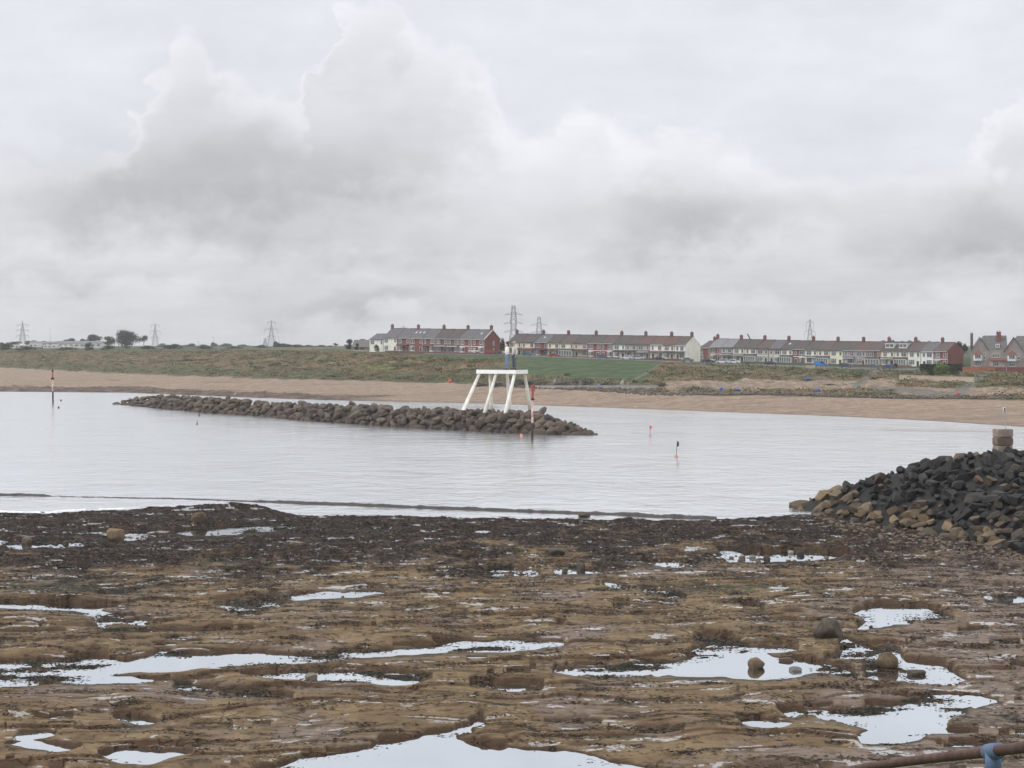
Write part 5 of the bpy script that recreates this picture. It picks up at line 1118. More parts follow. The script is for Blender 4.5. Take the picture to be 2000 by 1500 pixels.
while px < 2230:
    b_, t_ = bi(MBt, px), bi(MTp, px); rows = max(1, int((b_ - t_) / 13.0)); step = 21.0 if px < 2010 else 38
    for k in range(rows + 2):
        t = (k + rn.uniform(-.25, .35)) / rows; x = px + rn.uniform(-.5, .5) * step
        tt_ = min(max(t, 0), 1.25); p = mw(max(x, 1546), tt_)
        py = HZ + (EYE - p.z) / p.y * F
        ocr = (py > np.interp(x, [1545, 1640, 1700, 1800, 1900, 2000], [900, 955, 985, 1003, 1022, 1050])) and rn.random() < (.92 if x < 1880 else .7)
        r = rn.choice((.35, .5, .62, .72, .85)) * rn.uniform(.9, 1.1) * (1.12 if ocr else 1) * (.75 if x < 1600 else 1)
        p.z += -.05 * r + rn.uniform(-.06, .08) - (.25 if tt_ > .9 else 0); todo.append((x, p, r, ocr, tt_))
    px += step
todo.sort(key=lambda q: (q[0] > 2010, q[1].y))
mass = []
for x, p, r, ocr, tt in todo:
    sec = 'at its low left end' if x < 1690 else 'in its middle' if x < 1860 else 'below the concrete blocks' if x < 2000 else 'beyond the right edge'
    nb = ('ochre angular block at the foot of the rock armour, ' if ocr else 'dark armour stone %s of the slope, ' % ('at the top' if tt > .85 else 'in the upper half' if tt > .5 else 'in the lower half')) + sec
    if (not ocr and n_ar >= 298) or x > 2060:
        mass.append((p, r)); continue
    o = stone(rn.choice((VU if rn.random() < .3 else VO) if ocr else (VU if rn.random() < .10 + .35 * (tt < .4) else VK)), 'ochre_block' if ocr else 'armour_stone', tuple(p), r, nb, 'ochre blocks along the foot of the rock armour' if ocr else 'dark stones of the rock armour', rn)
    n_ar += (not ocr)
srcm = [np.array([tuple(v.co) for v in m.vertices]) for m in VK]; Vs, Fs, nn = [], [], 0
for p, r in mass:
    k = rn.randrange(len(srcm)); e = Matrix.Rotation(rn.uniform(0, 6.28), 3, 'Z') @ Matrix.Rotation(rn.uniform(-.7, .7), 3, 'X')
    Vs.append(srcm[k] * r @ np.array(e.transposed()) + np.array(p)); Fs += [tuple(i + nn for i in q.vertices) for q in VK[k].polygons]; nn += len(srcm[k])
me = bpy.data.meshes.new('armour_mass'); me.from_pydata(np.concatenate(Vs).tolist(), [], Fs); me.materials.append(RM_K); me.update()
o = bpy.data.objects.new('armour_mass', me); COL.objects.link(o); tag(o, 'rest of the dark rock armour running out of the frame on the right', 'boulders', None, 'stuff')
# loose boulders on the platform
def hrock(x, y):
    j = int(np.argmin(np.abs(px1 - (1000 + x / y * F)))); i = int(np.argmin(np.abs(GY[:, j] - y))); return float(HROCK[i, j])
LOOSE = [(224, 1057, 40, 30, 'O', 'round topped ochre boulder standing in a pool on the left'), (386, 1026, 36, 27, 'O', 'triangular ochre boulder beside the narrow pool on the left'), (1621, 1255, 64, 46, 'D', 'largest dark round boulder, at the head of the right hand pool'),
 (1735, 1307, 42, 33, 'O', 'egg shaped brown boulder standing in the right hand pool'), (1478, 1306, 37, 24, 'O', 'rounded brown boulder alone in the middle right pool'), (1555, 1311, 30, 9, 'G', 'flat grey boulder in the middle right pool'), (1536, 1292, 32, 8, 'O', 'long low brown boulder behind the flat grey one'),
 (607, 1327, 26, 14, 'W', 'small pale shell crusted boulder at the edge of the long pool'), (910, 1091, 44, 14, 'O', 'wedge shaped slab tilted on the platform in the middle'), (580, 1072, 34, 14, 'D', 'dark low boulder in the weed left of the middle'), (1083, 1092, 44, 20, 'D', 'dark peaked boulder behind the small pools in the middle'),
 (1103, 1118, 16, 12, 'D', 'small dark boulder between the two tiny middle pools'), (1134, 1114, 20, 18, 'D', 'small peaked boulder right of the tiny middle pools'), (1792, 1319, 40, 12, 'D', 'long dark low boulder right of the egg shaped one'), (1695, 1289, 14, 6, 'G', 'tiny grey boulder left of the egg shaped one'),
 (1140, 1009, 30, 8, 'D', 'dark brown block by the reef ledge'), (1450, 1092, 14, 8, 'D', 'small dark boulder in the left of the upper right pool'), (1470, 1090, 18, 8, 'G', 'small grey boulder in the middle of the upper right pool'), (1498, 1093, 16, 9, 'D', 'dark boulder in the upper right pool, nearest its centre'), (1564, 1084, 16, 11, 'D', 'dark round boulder at the right end of the upper right pool'),
 (1545, 1081, 14, 7, 'G', 'grey boulder left of the dark round one in the upper right pool'), (552, 1164, 36, 12, 'D', 'dark hump at the far edge of the central left pool'), (250, 1211, 26, 8, 'D', 'small dark boulder in the winding left pool'), (52, 1062, 24, 16, 'D', 'dark peaked boulder in the small pool near the left edge'), (128, 1063, 14, 9, 'D', 'small dark boulder right of the peaked one near the left edge'), (540, 1288, 1, 1, 'X', '')]
RM_D = rockmat('wet_dark_boulder', (.035, .028, .022), (.12, .09, .062), None, .03, 2.5, .6); RM_GR = rockmat('grey_boulder', (.12, .115, .11), (.24, .235, .22), None, .02, 2.5, .6); RM_W = rockmat('shell_boulder', (.06, .045, .03), (.62, .58, .48), None, .03, 7, .7)
RM_OB = rockmat('ochre_boulder', (.080, .055, .033), (.175, .122, .072), .45, .02, 1.6, .8)
for i, (x, pb, w_, h_, k, lb) in enumerate(LOOSE):
    if k == 'X': continue
    p = onz(x, pb, .03); s = p.y / F; mt = {'O': RM_OB, 'D': RM_D, 'G': RM_GR, 'W': RM_W}[k]
    me = rock_mesh(1200 + i, (1, .85, 1), 11, {2: .80, 3: .74, 4: .72, 8: .5}.get(i, .64), .92, True, 4, .04, i not in (2, 3, 8)); me.materials.append(mt)
    o = bpy.data.objects.new('boulder', me); COL.objects.link(o); hh = h_ * s * .62; o.location = (p.x, p.y + w_ * s * .3, min(.12, max(.02, hrock(p.x, p.y))) + hh * .5); o.scale = (w_ * s * .53, w_ * s * .5, hh); o.rotation_euler = (0, {3: -.35, 8: .25}.get(i, 0), i)
    tag(o, lb, 'boulder', 'loose boulders on the rock platform')
# small cobbles strewn at the foot of the armour: uncountable
Vs, Fs, nn = [], [], 0
me0 = [rock_mesh(1400 + i, (1.3, .9, .7), 9, .5, .85, False, 1) for i in range(5)]; src = [np.array([tuple(v.co) for v in m.vertices]) for m in me0]; srcf = [[tuple(p.vertices) for p in m.polygons] for m in me0]
def cobble(x, y, r, zoff=0.0):
    global nn
    p = onz(x, y, .15); k = rn.randrange(5); e = Matrix.Rotation(rn.uniform(0, 6.28), 3, 'Z') @ Matrix.Rotation(rn.uniform(-.5, .5), 3, 'X')
    j = int(np.argmin(np.abs(px1 - x))); i = int(np.argmin(np.abs(GY[:, j] - p.y))); zz = max(float(HROCK[i, j]), 0.0) if 0 <= j < len(px1) else .1
    v = src[k] * r @ np.array(e.transposed()) + np.array((p.x, p.y, zz + r * .2)); Vs.append(v); Fs.extend([tuple(a + nn for a in f) for f in srcf[k]]); nn += len(v)
for _ in range(420):
    x = rn.uniform(1590, 2060); y = bi(MBt, x) + abs(rn.gauss(0, 1)) * 16 + 2; cobble(x, y, rn.uniform(.09, .30))
for _ in range(900):
    x = rn.uniform(-100, 2050); y = rn.triangular(1012, 1170, 1040); cobble(x, y, rn.uniform(.05, .16))
for _ in range(160):
    cobble(rn.uniform(1000, 1750), rn.uniform(1085, 1115), rn.uniform(.08, .22))
me = bpy.data.meshes.new('cobbles'); me.from_pydata(np.concatenate(Vs).tolist(), [], Fs); me.materials.append(rockmat('cobble', (.03, .022, .018), (.13, .095, .07), None, .03, 2, .7)); me.update()
o = bpy.data.objects.new('cobbles', me); COL.objects.link(o); tag(o, 'loose brown cobbles scattered over the weedy platform', 'cobbles', None, 'stuff')
# rubble below the promenade
Vs, Fs, nn = [], [], 0
for _ in range(1500):
    x = rn.uniform(925, 1760) if _ % 4 else rn.uniform(1700, 2050)
    yb = np.interp(x, [925, 1000, 1150, 1270, 1330, 1500, 1760, 2050], [754, 757, 764, 773, 773, 772, 779, 781]); y = yb - abs(rn.gauss(0, 1)) * np.interp(x, [925, 1000, 1250, 1330, 1500, 2000], [2, 3, 4, 3.5, 2.5, 2.5]) - .3
    p = onG(x, y); r = rn.uniform(.15, .55); k = rn.randrange(5); e = Matrix.Rotation(rn.uniform(0, 6.28), 3, 'Z') @ Matrix.Rotation(rn.uniform(-.5, .5), 3, 'X')
    v = src[k] * r @ np.array(e.transposed()) + np.array((p.x, p.y, p.z + r * .4)); Vs.append(v); Fs.extend([tuple(a + nn for a in f) for f in srcf[k]]); nn += len(v)
me = bpy.data.meshes.new('rubble'); me.from_pydata(np.concatenate(Vs).tolist(), [], Fs); me.materials.append(rockmat('rubble_stone', (.10, .085, .08), (.40, .35, .32), None, .03, .6, .9)); me.update()
o = bpy.data.objects.new('rubble', me); COL.objects.link(o); tag(o, 'grey and purple rubble stones along the top of the beach', 'rubble', None, 'stuff')

# ------------------------------------------------------------------ platform with the two statues
WP = mat('weathered_white_paint', (.74, .74, .71), .5, .05, .35, c2=(.80, .80, .79)); WPL = rockmat('stained_white_leg', (.50, .47, .36), (.82, .82, .80), None, .01, .35, .5)
pc = at(1007, 725, 353.0); th = R(-30)          # nearest corner of the deck; long side runs back to the left
L_, W_ = 8.7, 4.7; zt = at(1007, 722.6, 353).z
PT = thing('sculpture_platform', (pc.x, pc.y, 3.6), th, 'tall white platform on six splayed legs standing on the breakwater', 'platform'); zd = zt - 3.6
dk = MB().box(-L_, 0, 0, W_, zd - .75, zd); dk.box(-L_ + .12, -.12, -.04, W_ + .04, zd - .70, zd - .62); dk.build('deck_edge', WP, PT)
MB().box(-L_ + .25, -.25, .25, W_ - .25, zd + .002, zd + .09).build('deck_boards', mat('deck_boards', (.05, .05, .05), .8), PT)
cs, sn = math.cos(-th), math.sin(-th)
def loc(p): q = Vector(p) - Vector((pc.x, pc.y, 3.6)); return (q.x * cs - q.y * sn, q.x * sn + q.y * cs, q.z)
for (tx, ty), (fx, fy), dY, nm in (((-L_ + .5, .4), (905, 801), -1.5, 0), ((-L_ * .52, .4), (947, 806), -2.0, 0), ((-.45, .4), (987, 808), -2.5, 0), ((-L_ + .5, W_ - .4), (960, 801), 7, 1), ((-L_ * .5, W_ - .4), (996, 803), 5.5, 1), ((-.45, W_ - .4), (1037, 808), 4.0, 1)):
    f_ = loc(at(fx, fy, 353 + dY + (4 if nm == 0 and fx < 970 else 1)))
    MB().tube([(tx, ty, zd - .76), f_, (f_[0] + (f_[0] - tx) * .1, f_[1] + (f_[1] - ty) * .1, f_[2] - .9)], [.27, .40, .43], 14).build('leg', WPL, PT, True)
    MB().tube([(f_[0], f_[1], f_[2] - 1.0), (f_[0], f_[1], f_[2] + .0)], [.75, .5], 9).build('footing', RM_B, PT)
def skin_obj(name, verts, edges, radii, mat_, parent, sub=2):
    me = bpy.data.meshes.new(name); me.from_pydata(verts, edges, []); me.materials.append(mat_)
    o = bpy.data.objects.new(name, me); COL.objects.link(o); o.parent = parent
    sk = o.modifiers.new('skin', 'SKIN'); sk.use_smooth_shade = True; sk.branch_smoothing = .6
    for i, r in enumerate(radii): me.skin_vertices[0].data[i].radius = r if isinstance(r, tuple) else (r, r)
    me.skin_vertices[0].data[0].use_root = True
    sb = o.modifiers.new('sub', 'SUBSURF'); sb.levels = sub; sb.render_levels = sub
    return o
def statue(loc_, rz, sc, label, female):
    T = thing('statue', loc_, rz, label, 'statue', 'pair of painted statues on the white platform', sc)
    skin = mat('painted_skin', (.50, .33, .25), .6, .08, 5); hairc = mat('hair_dark' if female else 'hair_grey', (.035, .022, .018) if female else (.30, .28, .26), .7, .3, 12)
    V, E, Rr = [], [], []
    def add(p, r, par=None):
        V.append(p); Rr.append(r); 
        if par is not None: E.append((par, len(V) - 1))
        return len(V) - 1
    hip = .105 if female else .10; sh = .175 if female else .205
    pel = add((0, 0, .96), (.115, .09)); wa = add((0, 0, 1.12), (.095 if female else .11, .07), pel); ch = add((0, 0, 1.32), (.12 if female else .135, .078), wa); nk = add((0, .0, 1.47), (.06, .055), ch)
    hb_ = add((0, -.01, 1.56), (.07, .075), nk); hd_ = add((0, -.02, 1.66), (.078, .09), hb_); add((0, -.01, 1.74), (.055, .065), hd_); no = add((0, -.118, 1.645), .016, hd_)
    hands = []
    for s in (-1, 1):
        h_ = add((s * hip, 0, .90), (.095, .095), pel); kn = add((s * (hip + .01), -.02, .50), (.062, .065), h_); an = add((s * (hip + .02), .01, .10), .04, kn); he = add((s * (hip + .02), -.03, .045), (.04, .035), an); add((s * (hip + .05), -.17, .03), (.04, .022), he)
        sd_ = add((s * sh, 0, 1.41), .06, ch)
        if female: el_ = (s * (sh + .07), .03, 1.14); wr = (s * .07, -.20, 1.10 + s * .03)       # forearms folded across the waist
        elif s < 0: el_ = (s * (sh + .09), .10, 1.13); wr = (s * (sh + .0), -.06, .96)           # hand in pocket
        else: el_ = (s * (sh + .06), .03, 1.12); wr = (s * (sh + .05), -.05, .88)
        e_ = add(el_, .046, sd_); w_ = add(wr, .03, e_); dv = (Vector(wr) - Vector(el_)).normalized(); pm_ = Vector(wr) + dv * .07; pa = add(tuple(pm_), (.04, .025), w_); hands.append((pm_, dv, pa))
    for pm_, dv, pa in hands:                        # four fingers and a thumb on each palm
        side = dv.cross(Vector((0, 1, 0))).normalized()
        for q in range(4):
            a = add(tuple(pm_ + side * (.03 - q * .02) + dv * .035), .010, pa); add(tuple(pm_ + side * (.032 - q * .021) + dv * (.085 - abs(q - 1.3) * .008) + Vector((0, -.015, 0))), .008, a)
        a = add(tuple(pm_ + side * .045 + dv * .0), .011, pa); add(tuple(pm_ + side * .062 + dv * .03), .009, a)
    skin_obj('body', V, E, Rr, skin, T, 2)
    # clothing follows the same skeleton a little fuller
    g = 1.22
    tm = mat('cream_jumper', (.74, .71, .63), .9, .08, 3, .01, 14) if female else mat('grey_jacket', (.50, .48, .45), .9, .15, 4, .01, 14)
    jm = mat('blue_jeans', (.13, .18, .28), .9, .2, 6) if female else mat('slate_trousers', (.10, .105, .15), .9, .2, 6)
    tv = [(0, 0, .90 if female else .80), (0, 0, 1.1), (0, 0, 1.32), (0, 0, 1.45)]; te = [(0,1), (1,2), (2,3)]; tr = [(.185, .165), (.165, .15), (.19 if female else .21, .165), (.09, .085)]
    for k, (pm_, dv, pa) in enumerate(hands):
        s = (-1, 1)[k]; i0 = len(tv)
        if female: el_ = (s * (sh + .07), .03, 1.14); wr = (s * .09, -.19, 1.10 + s * .03)
        elif s < 0: el_ = (s * (sh + .09), .10, 1.13); wr = (s * (sh + .01), -.04, .98)
        else: el_ = (s * (sh + .06), .03, 1.12); wr = (s * (sh + .05), -.04, .90)
        tv += [(s * sh, 0, 1.41), el_, wr]; tr += [.078, .066, .05]; te += [(2, i0), (i0, i0+1), (i0+1, i0+2)]
    skin_obj('jumper' if female else 'jacket', tv, te, tr, tm, T, 2)
    jv = [(0, 0, .97)]; je = []; jr = [(.145, .125)]
    for s in (-1, 1):
        i0 = len(jv); jv += [(s * hip, 0, .88), (s * (hip + .01), -.02, .50), (s * (hip + .02), .01, .09)]; jr += [.115, .085, .075]; je += [(0, i0), (i0, i0+1), (i0+1, i0+2)]
    skin_obj('jeans' if female else 'trousers', jv, je, jr, jm, T, 2)
    hm = MB().ball((0, .015, 1.70), (.098, .105, .095), 14, 10)
    if female: hm.ball((0, .075, 1.60), (.09, .06, .14), 12, 9); hm.ball((0, .09, 1.48), (.07, .045, .10), 10, 8)
    hm.build('hair', hairc, T, True)
    if not female: MB().ball((0, -.005, 1.735), (.105, .115, .055), 14, 8).prism([(-.08, -.19), (.08, -.19), (.095, -.08), (-.095, -.08)], 1.71, 1.725, 'z').build('cap', mat('flat_cap', (.42, .41, .39), .9), T, True)
    for s in (-1, 1):
        MB().ball((s * .031, -.098, 1.668), .011, 8, 6).build('eye', mat('eye_dark', (.03, .02, .02), .3), T, True)
        so_ = MB().ball((s * (hip + .04), -.07, .035), (.052, .14, .045), 12, 8).build('shoe', mat('shoe_dark', (.03, .03, .035), .5), T, True)
    return T
px_w = at(990.5, 722.8, 354.6); px_m = at(1004.5, 722.8, 355.6)
statue((px_w.x, px_w.y, zt + .09), R(-72), 2.98, 'statue of a woman with dark hair, cream jumper and blue jeans, arms folded', True)
statue((px_m.x, px_m.y, zt + .09), R(-58), 2.98, 'statue of a man in a grey jacket, slate trousers and flat cap', False)

# ------------------------------------------------------------------ channel markers
REDP = rockmat('flaking_red_paint', (.33, .05, .055), (.45, .10, .10), None, .01, .9, .6); FLK = mat('red_and_white_flakes', (.40, .06, .06), .6, 0, 1.7, c2=(.80, .75, .70), detail=3); BLK = mat('weedy_steel', (.02, .017, .015), .8, .4, 2)
def marker(px, pyb, pyt, Y, segs, cage, label, lean=0.0, wd=.22):
    p = at(px, pyb, Y); k = Y / F; T = thing('channel_marker', tuple(p), 0, label, 'marker post', 'red channel marker posts'); T.rotation_euler = (0, lean, 0)
    for a, b, m, nm in segs:
        MB().tube([(0, 0, (pyb - b) * k), (0, 0, (pyb - a) * k)], wd * (1.1 if nm == 'base' else 1), 12).build(nm, m, T, True)
    if cage:
        z0, z1 = (pyb - cage[1]) * k, (pyb - cage[0]) * k; c_ = MB()
        for i in range(10): a = i * .628; c_.bar((.34*math.cos(a), .34*math.sin(a), z0), (.34*math.cos(a), .34*math.sin(a), z1), .10)
        for z in (z0, z1, (z0+z1)/2): c_.tube([(0, 0, z - .05), (0, 0, z + .05)], .38, 14)
        c_.build('topmark', REDP, T)
    return T, k
T, k = marker(1039.5, 856, 752, F * EYE / 180, [(752, 779, REDP, 'upper_post'), (779, 826, FLK, 'lower_post'), (826, 862, BLK, 'base')], (752.5, 764), 'tall red and white flaking marker post in front of the platform', R(.6), .18)
MB().box(-.34, .34, -.26, .26, (856-781)*k, (856-778.5)*k).build('bracket', BLK, T)
T, k = marker(103.5, 787, 724, F * EYE / 111, [(727, 739, REDP, 'upper_post'), (739, 764, FLK, 'lower_post'), (764, 792, BLK, 'base')], None, 'red and white marker post with black foot near the left edge', R(-.8), .21)
MB().ball((0, 0, (787-724.5)*k), (.3, .3, .35), 9, 7).box(-.45, .45, -.3, .3, (787-741)*k, (787-738)*k).build('bracket', BLK, T)
def buoy(px, pyb, pyt, flagc, label, lean, hf=7, wf=4, name='marker_buoy', fl=True):
    p = onz(px, pyb); k = p.y / F; H = (pyb - pyt) * k; T = thing(name, tuple(p), 0, label, 'buoy', 'small fishing buoys afloat in the bay'); T.rotation_euler = (0, lean, 0)
    MB().tube([(0, 0, -.3), (0, 0, H)], .045, 6).build('pole', mat('buoy_pole', (.12, .08, .07)), T)
    MB().ball((0, 0, .12), (.26, .26, .28), 10, 8).build('float', mat('float_%d_%d' % (px, pyb), flagc[2]), T, True)
    if fl: MB().add([(0, -.02, H - hf * k), (wf * k, .05, H - hf * .8 * k), (wf * k * .9, -.05, H - hf * .2 * k), (0, .02, H), (0, .0, H - hf * k), (wf * k, .07, H - hf * .8 * k), (wf * k * .9, -.03, H - hf * .2 * k), (0, .04, H)], [(0,1,2,3), (7,6,5,4), (0,4,5,1), (1,5,6,2), (2,6,7,3)]).build('flag', mat('flag_' + flagc[0], flagc[1]), T)
buoy(1270, 853, 831, ('orange', (.8, .12, .05), (.55, .3, .25)), 'thin buoy pole with orange flag right of the breakwater', R(-2), 7, 4.5)
buoy(1320.5, 893, 861, ('black', (.02, .02, .02), (.5, .25, .22)), 'leaning buoy pole with black flags, nearest in the bay', R(4), 12, 4)
buoy(389, 812, 803, ('black', (.02, .02, .02), (.1, .1, .1)), 'short dark buoy flag left in front of the breakwater', R(-3), 5, 2)
buoy(385, 829, 821, ('grey', (.2, .15, .15), (.3, .2, .2)), 'tiny grey buoy below the short dark buoy flag', R(3), 2, 1)
buoy(119, 783, 778.5, ('black', (.02, .02, .02), (.02, .02, .02)), 'upper one of two small black buoys beside the left marker post', 0, 1, 1, fl=False)
buoy(114.5, 797, 792.5, ('black', (.02, .02, .02), (.02, .02, .02)), 'lower one of two small black buoys beside the left marker post', 0, 1, 1, fl=False)
buoy(1018, 851.5, 847, ('pink', (.7, .2, .18), (.7, .25, .22)), 'small pink float by the breakwater left of the tall marker post', 0, 1, 1, fl=False)

# ------------------------------------------------------------------ concrete blocks with beacon
cb = at(1958.5, 883, 171.0); k = 171 / F
T = thing('concrete_block_stack', tuple(cb), R(8), 'stack of three worn concrete blocks on top of the dark rock armour', 'concrete blocks')
cm_ = rockmat('worn_concrete', (.14, .10, .08), (.36, .31, .27), None, .03, 1.3, .9)
import bmesh
def rbox(name, x, y, z0, z1, m, parent, bev=.07):
    bm = bmesh.new(); bmesh.ops.create_cube(bm, size=1); bmesh.ops.scale(bm, vec=(x, y, z1 - z0), verts=bm.verts); bmesh.ops.translate(bm, vec=(0, 0, (z0 + z1) / 2), verts=bm.verts); bmesh.ops.bevel(bm, geom=bm.edges[:], offset=bev, segments=3, affect='EDGES')
    me = bpy.data.meshes.new(name); bm.to_mesh(me); bm.free(); me.materials.append(m); o = bpy.data.objects.new(name, me); COL.objects.link(o); o.parent = parent; return o
rbox('block', 1.42, 1.4, -.8, 13*k, cm_, T); rbox('block', 1.46, 1.44, 13.4*k, 29*k, cm_, T); rbox('block', 1.45, 1.42, 29.4*k, 45.5*k, cm_, T)
T = thing('beacon_post', tuple(at(1964, 838.5, 170.8)), 0, 'slim grey post with a small white box, standing on the concrete blocks', 'beacon post')
MB().tube([(0, 0, 0), (0, 0, 1.85)], .04, 8).tube([(0, 0, 0), (0, 0, .05)], .12, 8).build('pole', mat('grey_pole', (.42, .42, .42), .5), T)
MB().box(-.24, .06, -.12, .12, 1.62, 1.68).build('shelf', mat('grey_pole', (.42, .42, .42)), T)
b_ = MB().box(-.22, -.16, -.1, .1, 1.68, 1.98).box(-.04, .02, -.1, .1, 1.68, 1.98).box(-.22, .02, -.1, .1, 1.98, 2.03).build('lamp_housing', WHITE, T); MB().box(-.15, -.05, -.08, .08, 1.68, 1.97).build('lamp', mat('lamp_dark', (.02, .02, .02), .3), b_)

# ------------------------------------------------------------------ railing close to the camera
RU = rockmat('rusty_pipe', (.060, .028, .020), (.17, .10, .085), None, .0012, 9, .7); BP = rockmat('blue_paint_rust', (.10, .14, .22), (.13, .27, .60), None, .001, 10, .6)
rl = [(1560, 1520, 12.6), (1650, 1505.5, 11.4), (1700, 1497, 10.8), (1800, 1483.5, 9.6), (1940, 1467.5, 8.3), (2000, 1459.5, 7.8), (2300, 1420, 6.0)]
T = thing('railing', (0, 0, 0), 0, 'rusty pipe railing with flaking blue paint at the bottom right corner', 'railing')
pts_ = [at(*q) for q in rl]; T.location = pts_[4]; o0 = pts_[4]
MB().tube([p - o0 for p in pts_], .0245, 16).build('top_rail', RU, T, True)
MB().tube([p - o0 + Vector((0, 0, -.55)) for p in pts_], .0245, 12).build('lower_rail', RU, T, True)
fj = MB(); d_ = (pts_[5] - pts_[3]).normalized(); fj.tube([-d_ * .09, -d_ * .085, d_ * .085, d_ * .09], [.027, .036, .036, .027], 16); fj.tube([(0, 0, .0), (0, 0, -.10), (0, 0, -.105)], [.036, .036, .028], 16); fj.build('fitting', BP, T, True)
MB().tube([(0, 0, -.09), (0, 0, -1.6)], .0245, 12).build('post', RU, T, True)

# ------------------------------------------------------------------ gulls
def gull(loc_, rz, label, sc=1.0):
    T = thing('gull', loc_, rz, label, 'gull', 'white gulls', sc)
    W1 = mat('gull_white', (.80, .80, .79), .8, .04, 5)
    V = [(-.10, 0, .17), (.0, 0, .19), (.10, 0, .23), (.16, 0, .31), (.185, 0, .36), (.215, 0, .365), (-.26, 0, .15), (-.02, .03, .14), (-.02, .035, .02), (.04, .035, .005), (-.02, -.03, .14), (-.02, -.035, .02), (.04, -.035, .005)]
    skin_obj('body', V, [(0,1), (1,2), (2,3), (3,4), (4,5), (0,6), (1,7), (7,8), (8,9), (1,10), (10,11), (11,12)], [(.065, .06), (.08, .075), (.06, .06), .038, .04, .018, (.03, .012), .012, .006, .006, .012, .006, .006], W1, T)
    for s in (-1, 1): MB().add([(.08, s*.078, .24), (-.06, s*.085, .24), (-.34, s*.02, .15), (-.1, s*.08, .16), (.06, s*.075, .17), (.07, s*.05, .24), (-.06, s*.05, .25), (-.3, s*.01, .16)], [(0,1,2,3,4), (0,5,6,1), (1,6,7,2)]).build('wing', mat('gull_grey', (.45, .47, .50), .8), T)
    MB().tube([(.21, 0, .362), (.255, 0, .355)], [.012, .004], 6).build('beak', mat('beak', (.6, .35, .05), .5), T)
p = onz(82, 1009, .1); gull((p.x, p.y, hrock(p.x, p.y) + .02), R(160), 'white gull standing on the rocks near the left edge', 1.25)
p = bw(446, .95); gull((p.x, p.y, p.z + 1.2), R(-20), 'white gull perched on an upright boulder of the breakwater', 1.6)
p = at(1046, 756, F * EYE / 180); 

# ------------------------------------------------------------------ promenade objects
PM = rockmat('pale_pillar_stone', (.16, .15, .15), (.36, .35, .33), None, .05, 1.0, .9)
for i, x in enumerate((1083, 1134, 1215, 944)):
    p = onG(x, 753 if x < 1100 else 755.5); k = p.y / F; me = rock_mesh(1600 + i, (1, .8, 1.6), 7, .6, .9, False, 3); me.materials.append(PM)
    if x == 944: continue
    o = bpy.data.objects.new('stone_pillar', me); COL.objects.link(o); o.location = (p.x, p.y - 1, p.z + 6 * k); o.scale = (4.2 * k, 4 * k, 5.0 * k); tag(o, ['knobbly pale stone pillar nearest the red marker post', 'knobbly pale stone pillar in front of the dark thicket', 'knobbly pale stone pillar right of the blue bundle'][i], 'pillar', 'stone pillars on the promenade')
def lump(name, x, y, w, h_, m, label, cat, seed):
    p = onG(x, y); k = p.y / F; me = rock_mesh(seed, (1, .8, 1), 9, .5, .9, False, 3); me.materials.append(m); o = bpy.data.objects.new(name, me); COL.objects.link(o)
    o.location = (p.x, p.y, p.z + h_ * k * .45); o.scale = (w * k * .55, w * k * .4, h_ * k * .6); return tag(o, label, cat)
BT_ = mat('blue_plastic', (.06, .12, .42), .5, .3, 1); OR_ = mat('orange_plastic', (.62, .14, .08), .6, .2, 1); GB_ = 'blue plastic bundles on the bank'
for x, y, w, h_, lb in ((1169.5, 757, 10, 7, 'blue bundle on the promenade between two pale pillars'), (1409, 763, 8, 6, 'small blue grey bundle in the scrub above the beach'), (1440, 763.5, 12, 5, 'flat blue bundle right of the small blue grey one'), (1577, 743, 15, 5, 'long blue bundle lying on the grass below the block wall'), (1596, 767, 12, 8, 'blue bundle at the top of the beach, rightmost')): lump('bundle', x, y, w, h_, BT_, lb, 'bundle', int(x))['group'] = GB_
lump('orange_bag', 878, 748, 7, 8, OR_, 'orange bag in the grass at the top of the beach left of the platform', 'bag', 31); lump('orange_board', 1872, 773, 7, 8, OR_, 'orange board beside the foot of the path on the right', 'board', 32)
pw_ = [onG(x, 757.5) + Vector((0, -1, 0)) for x in np.linspace(1046, 1284, 9)]
wall_line('promenade_wall', pw_, .7, .4, mat('promenade_concrete', (.34, .32, .31), .9, .15, .4), 'long low concrete promenade wall above the rubble', 'wall')
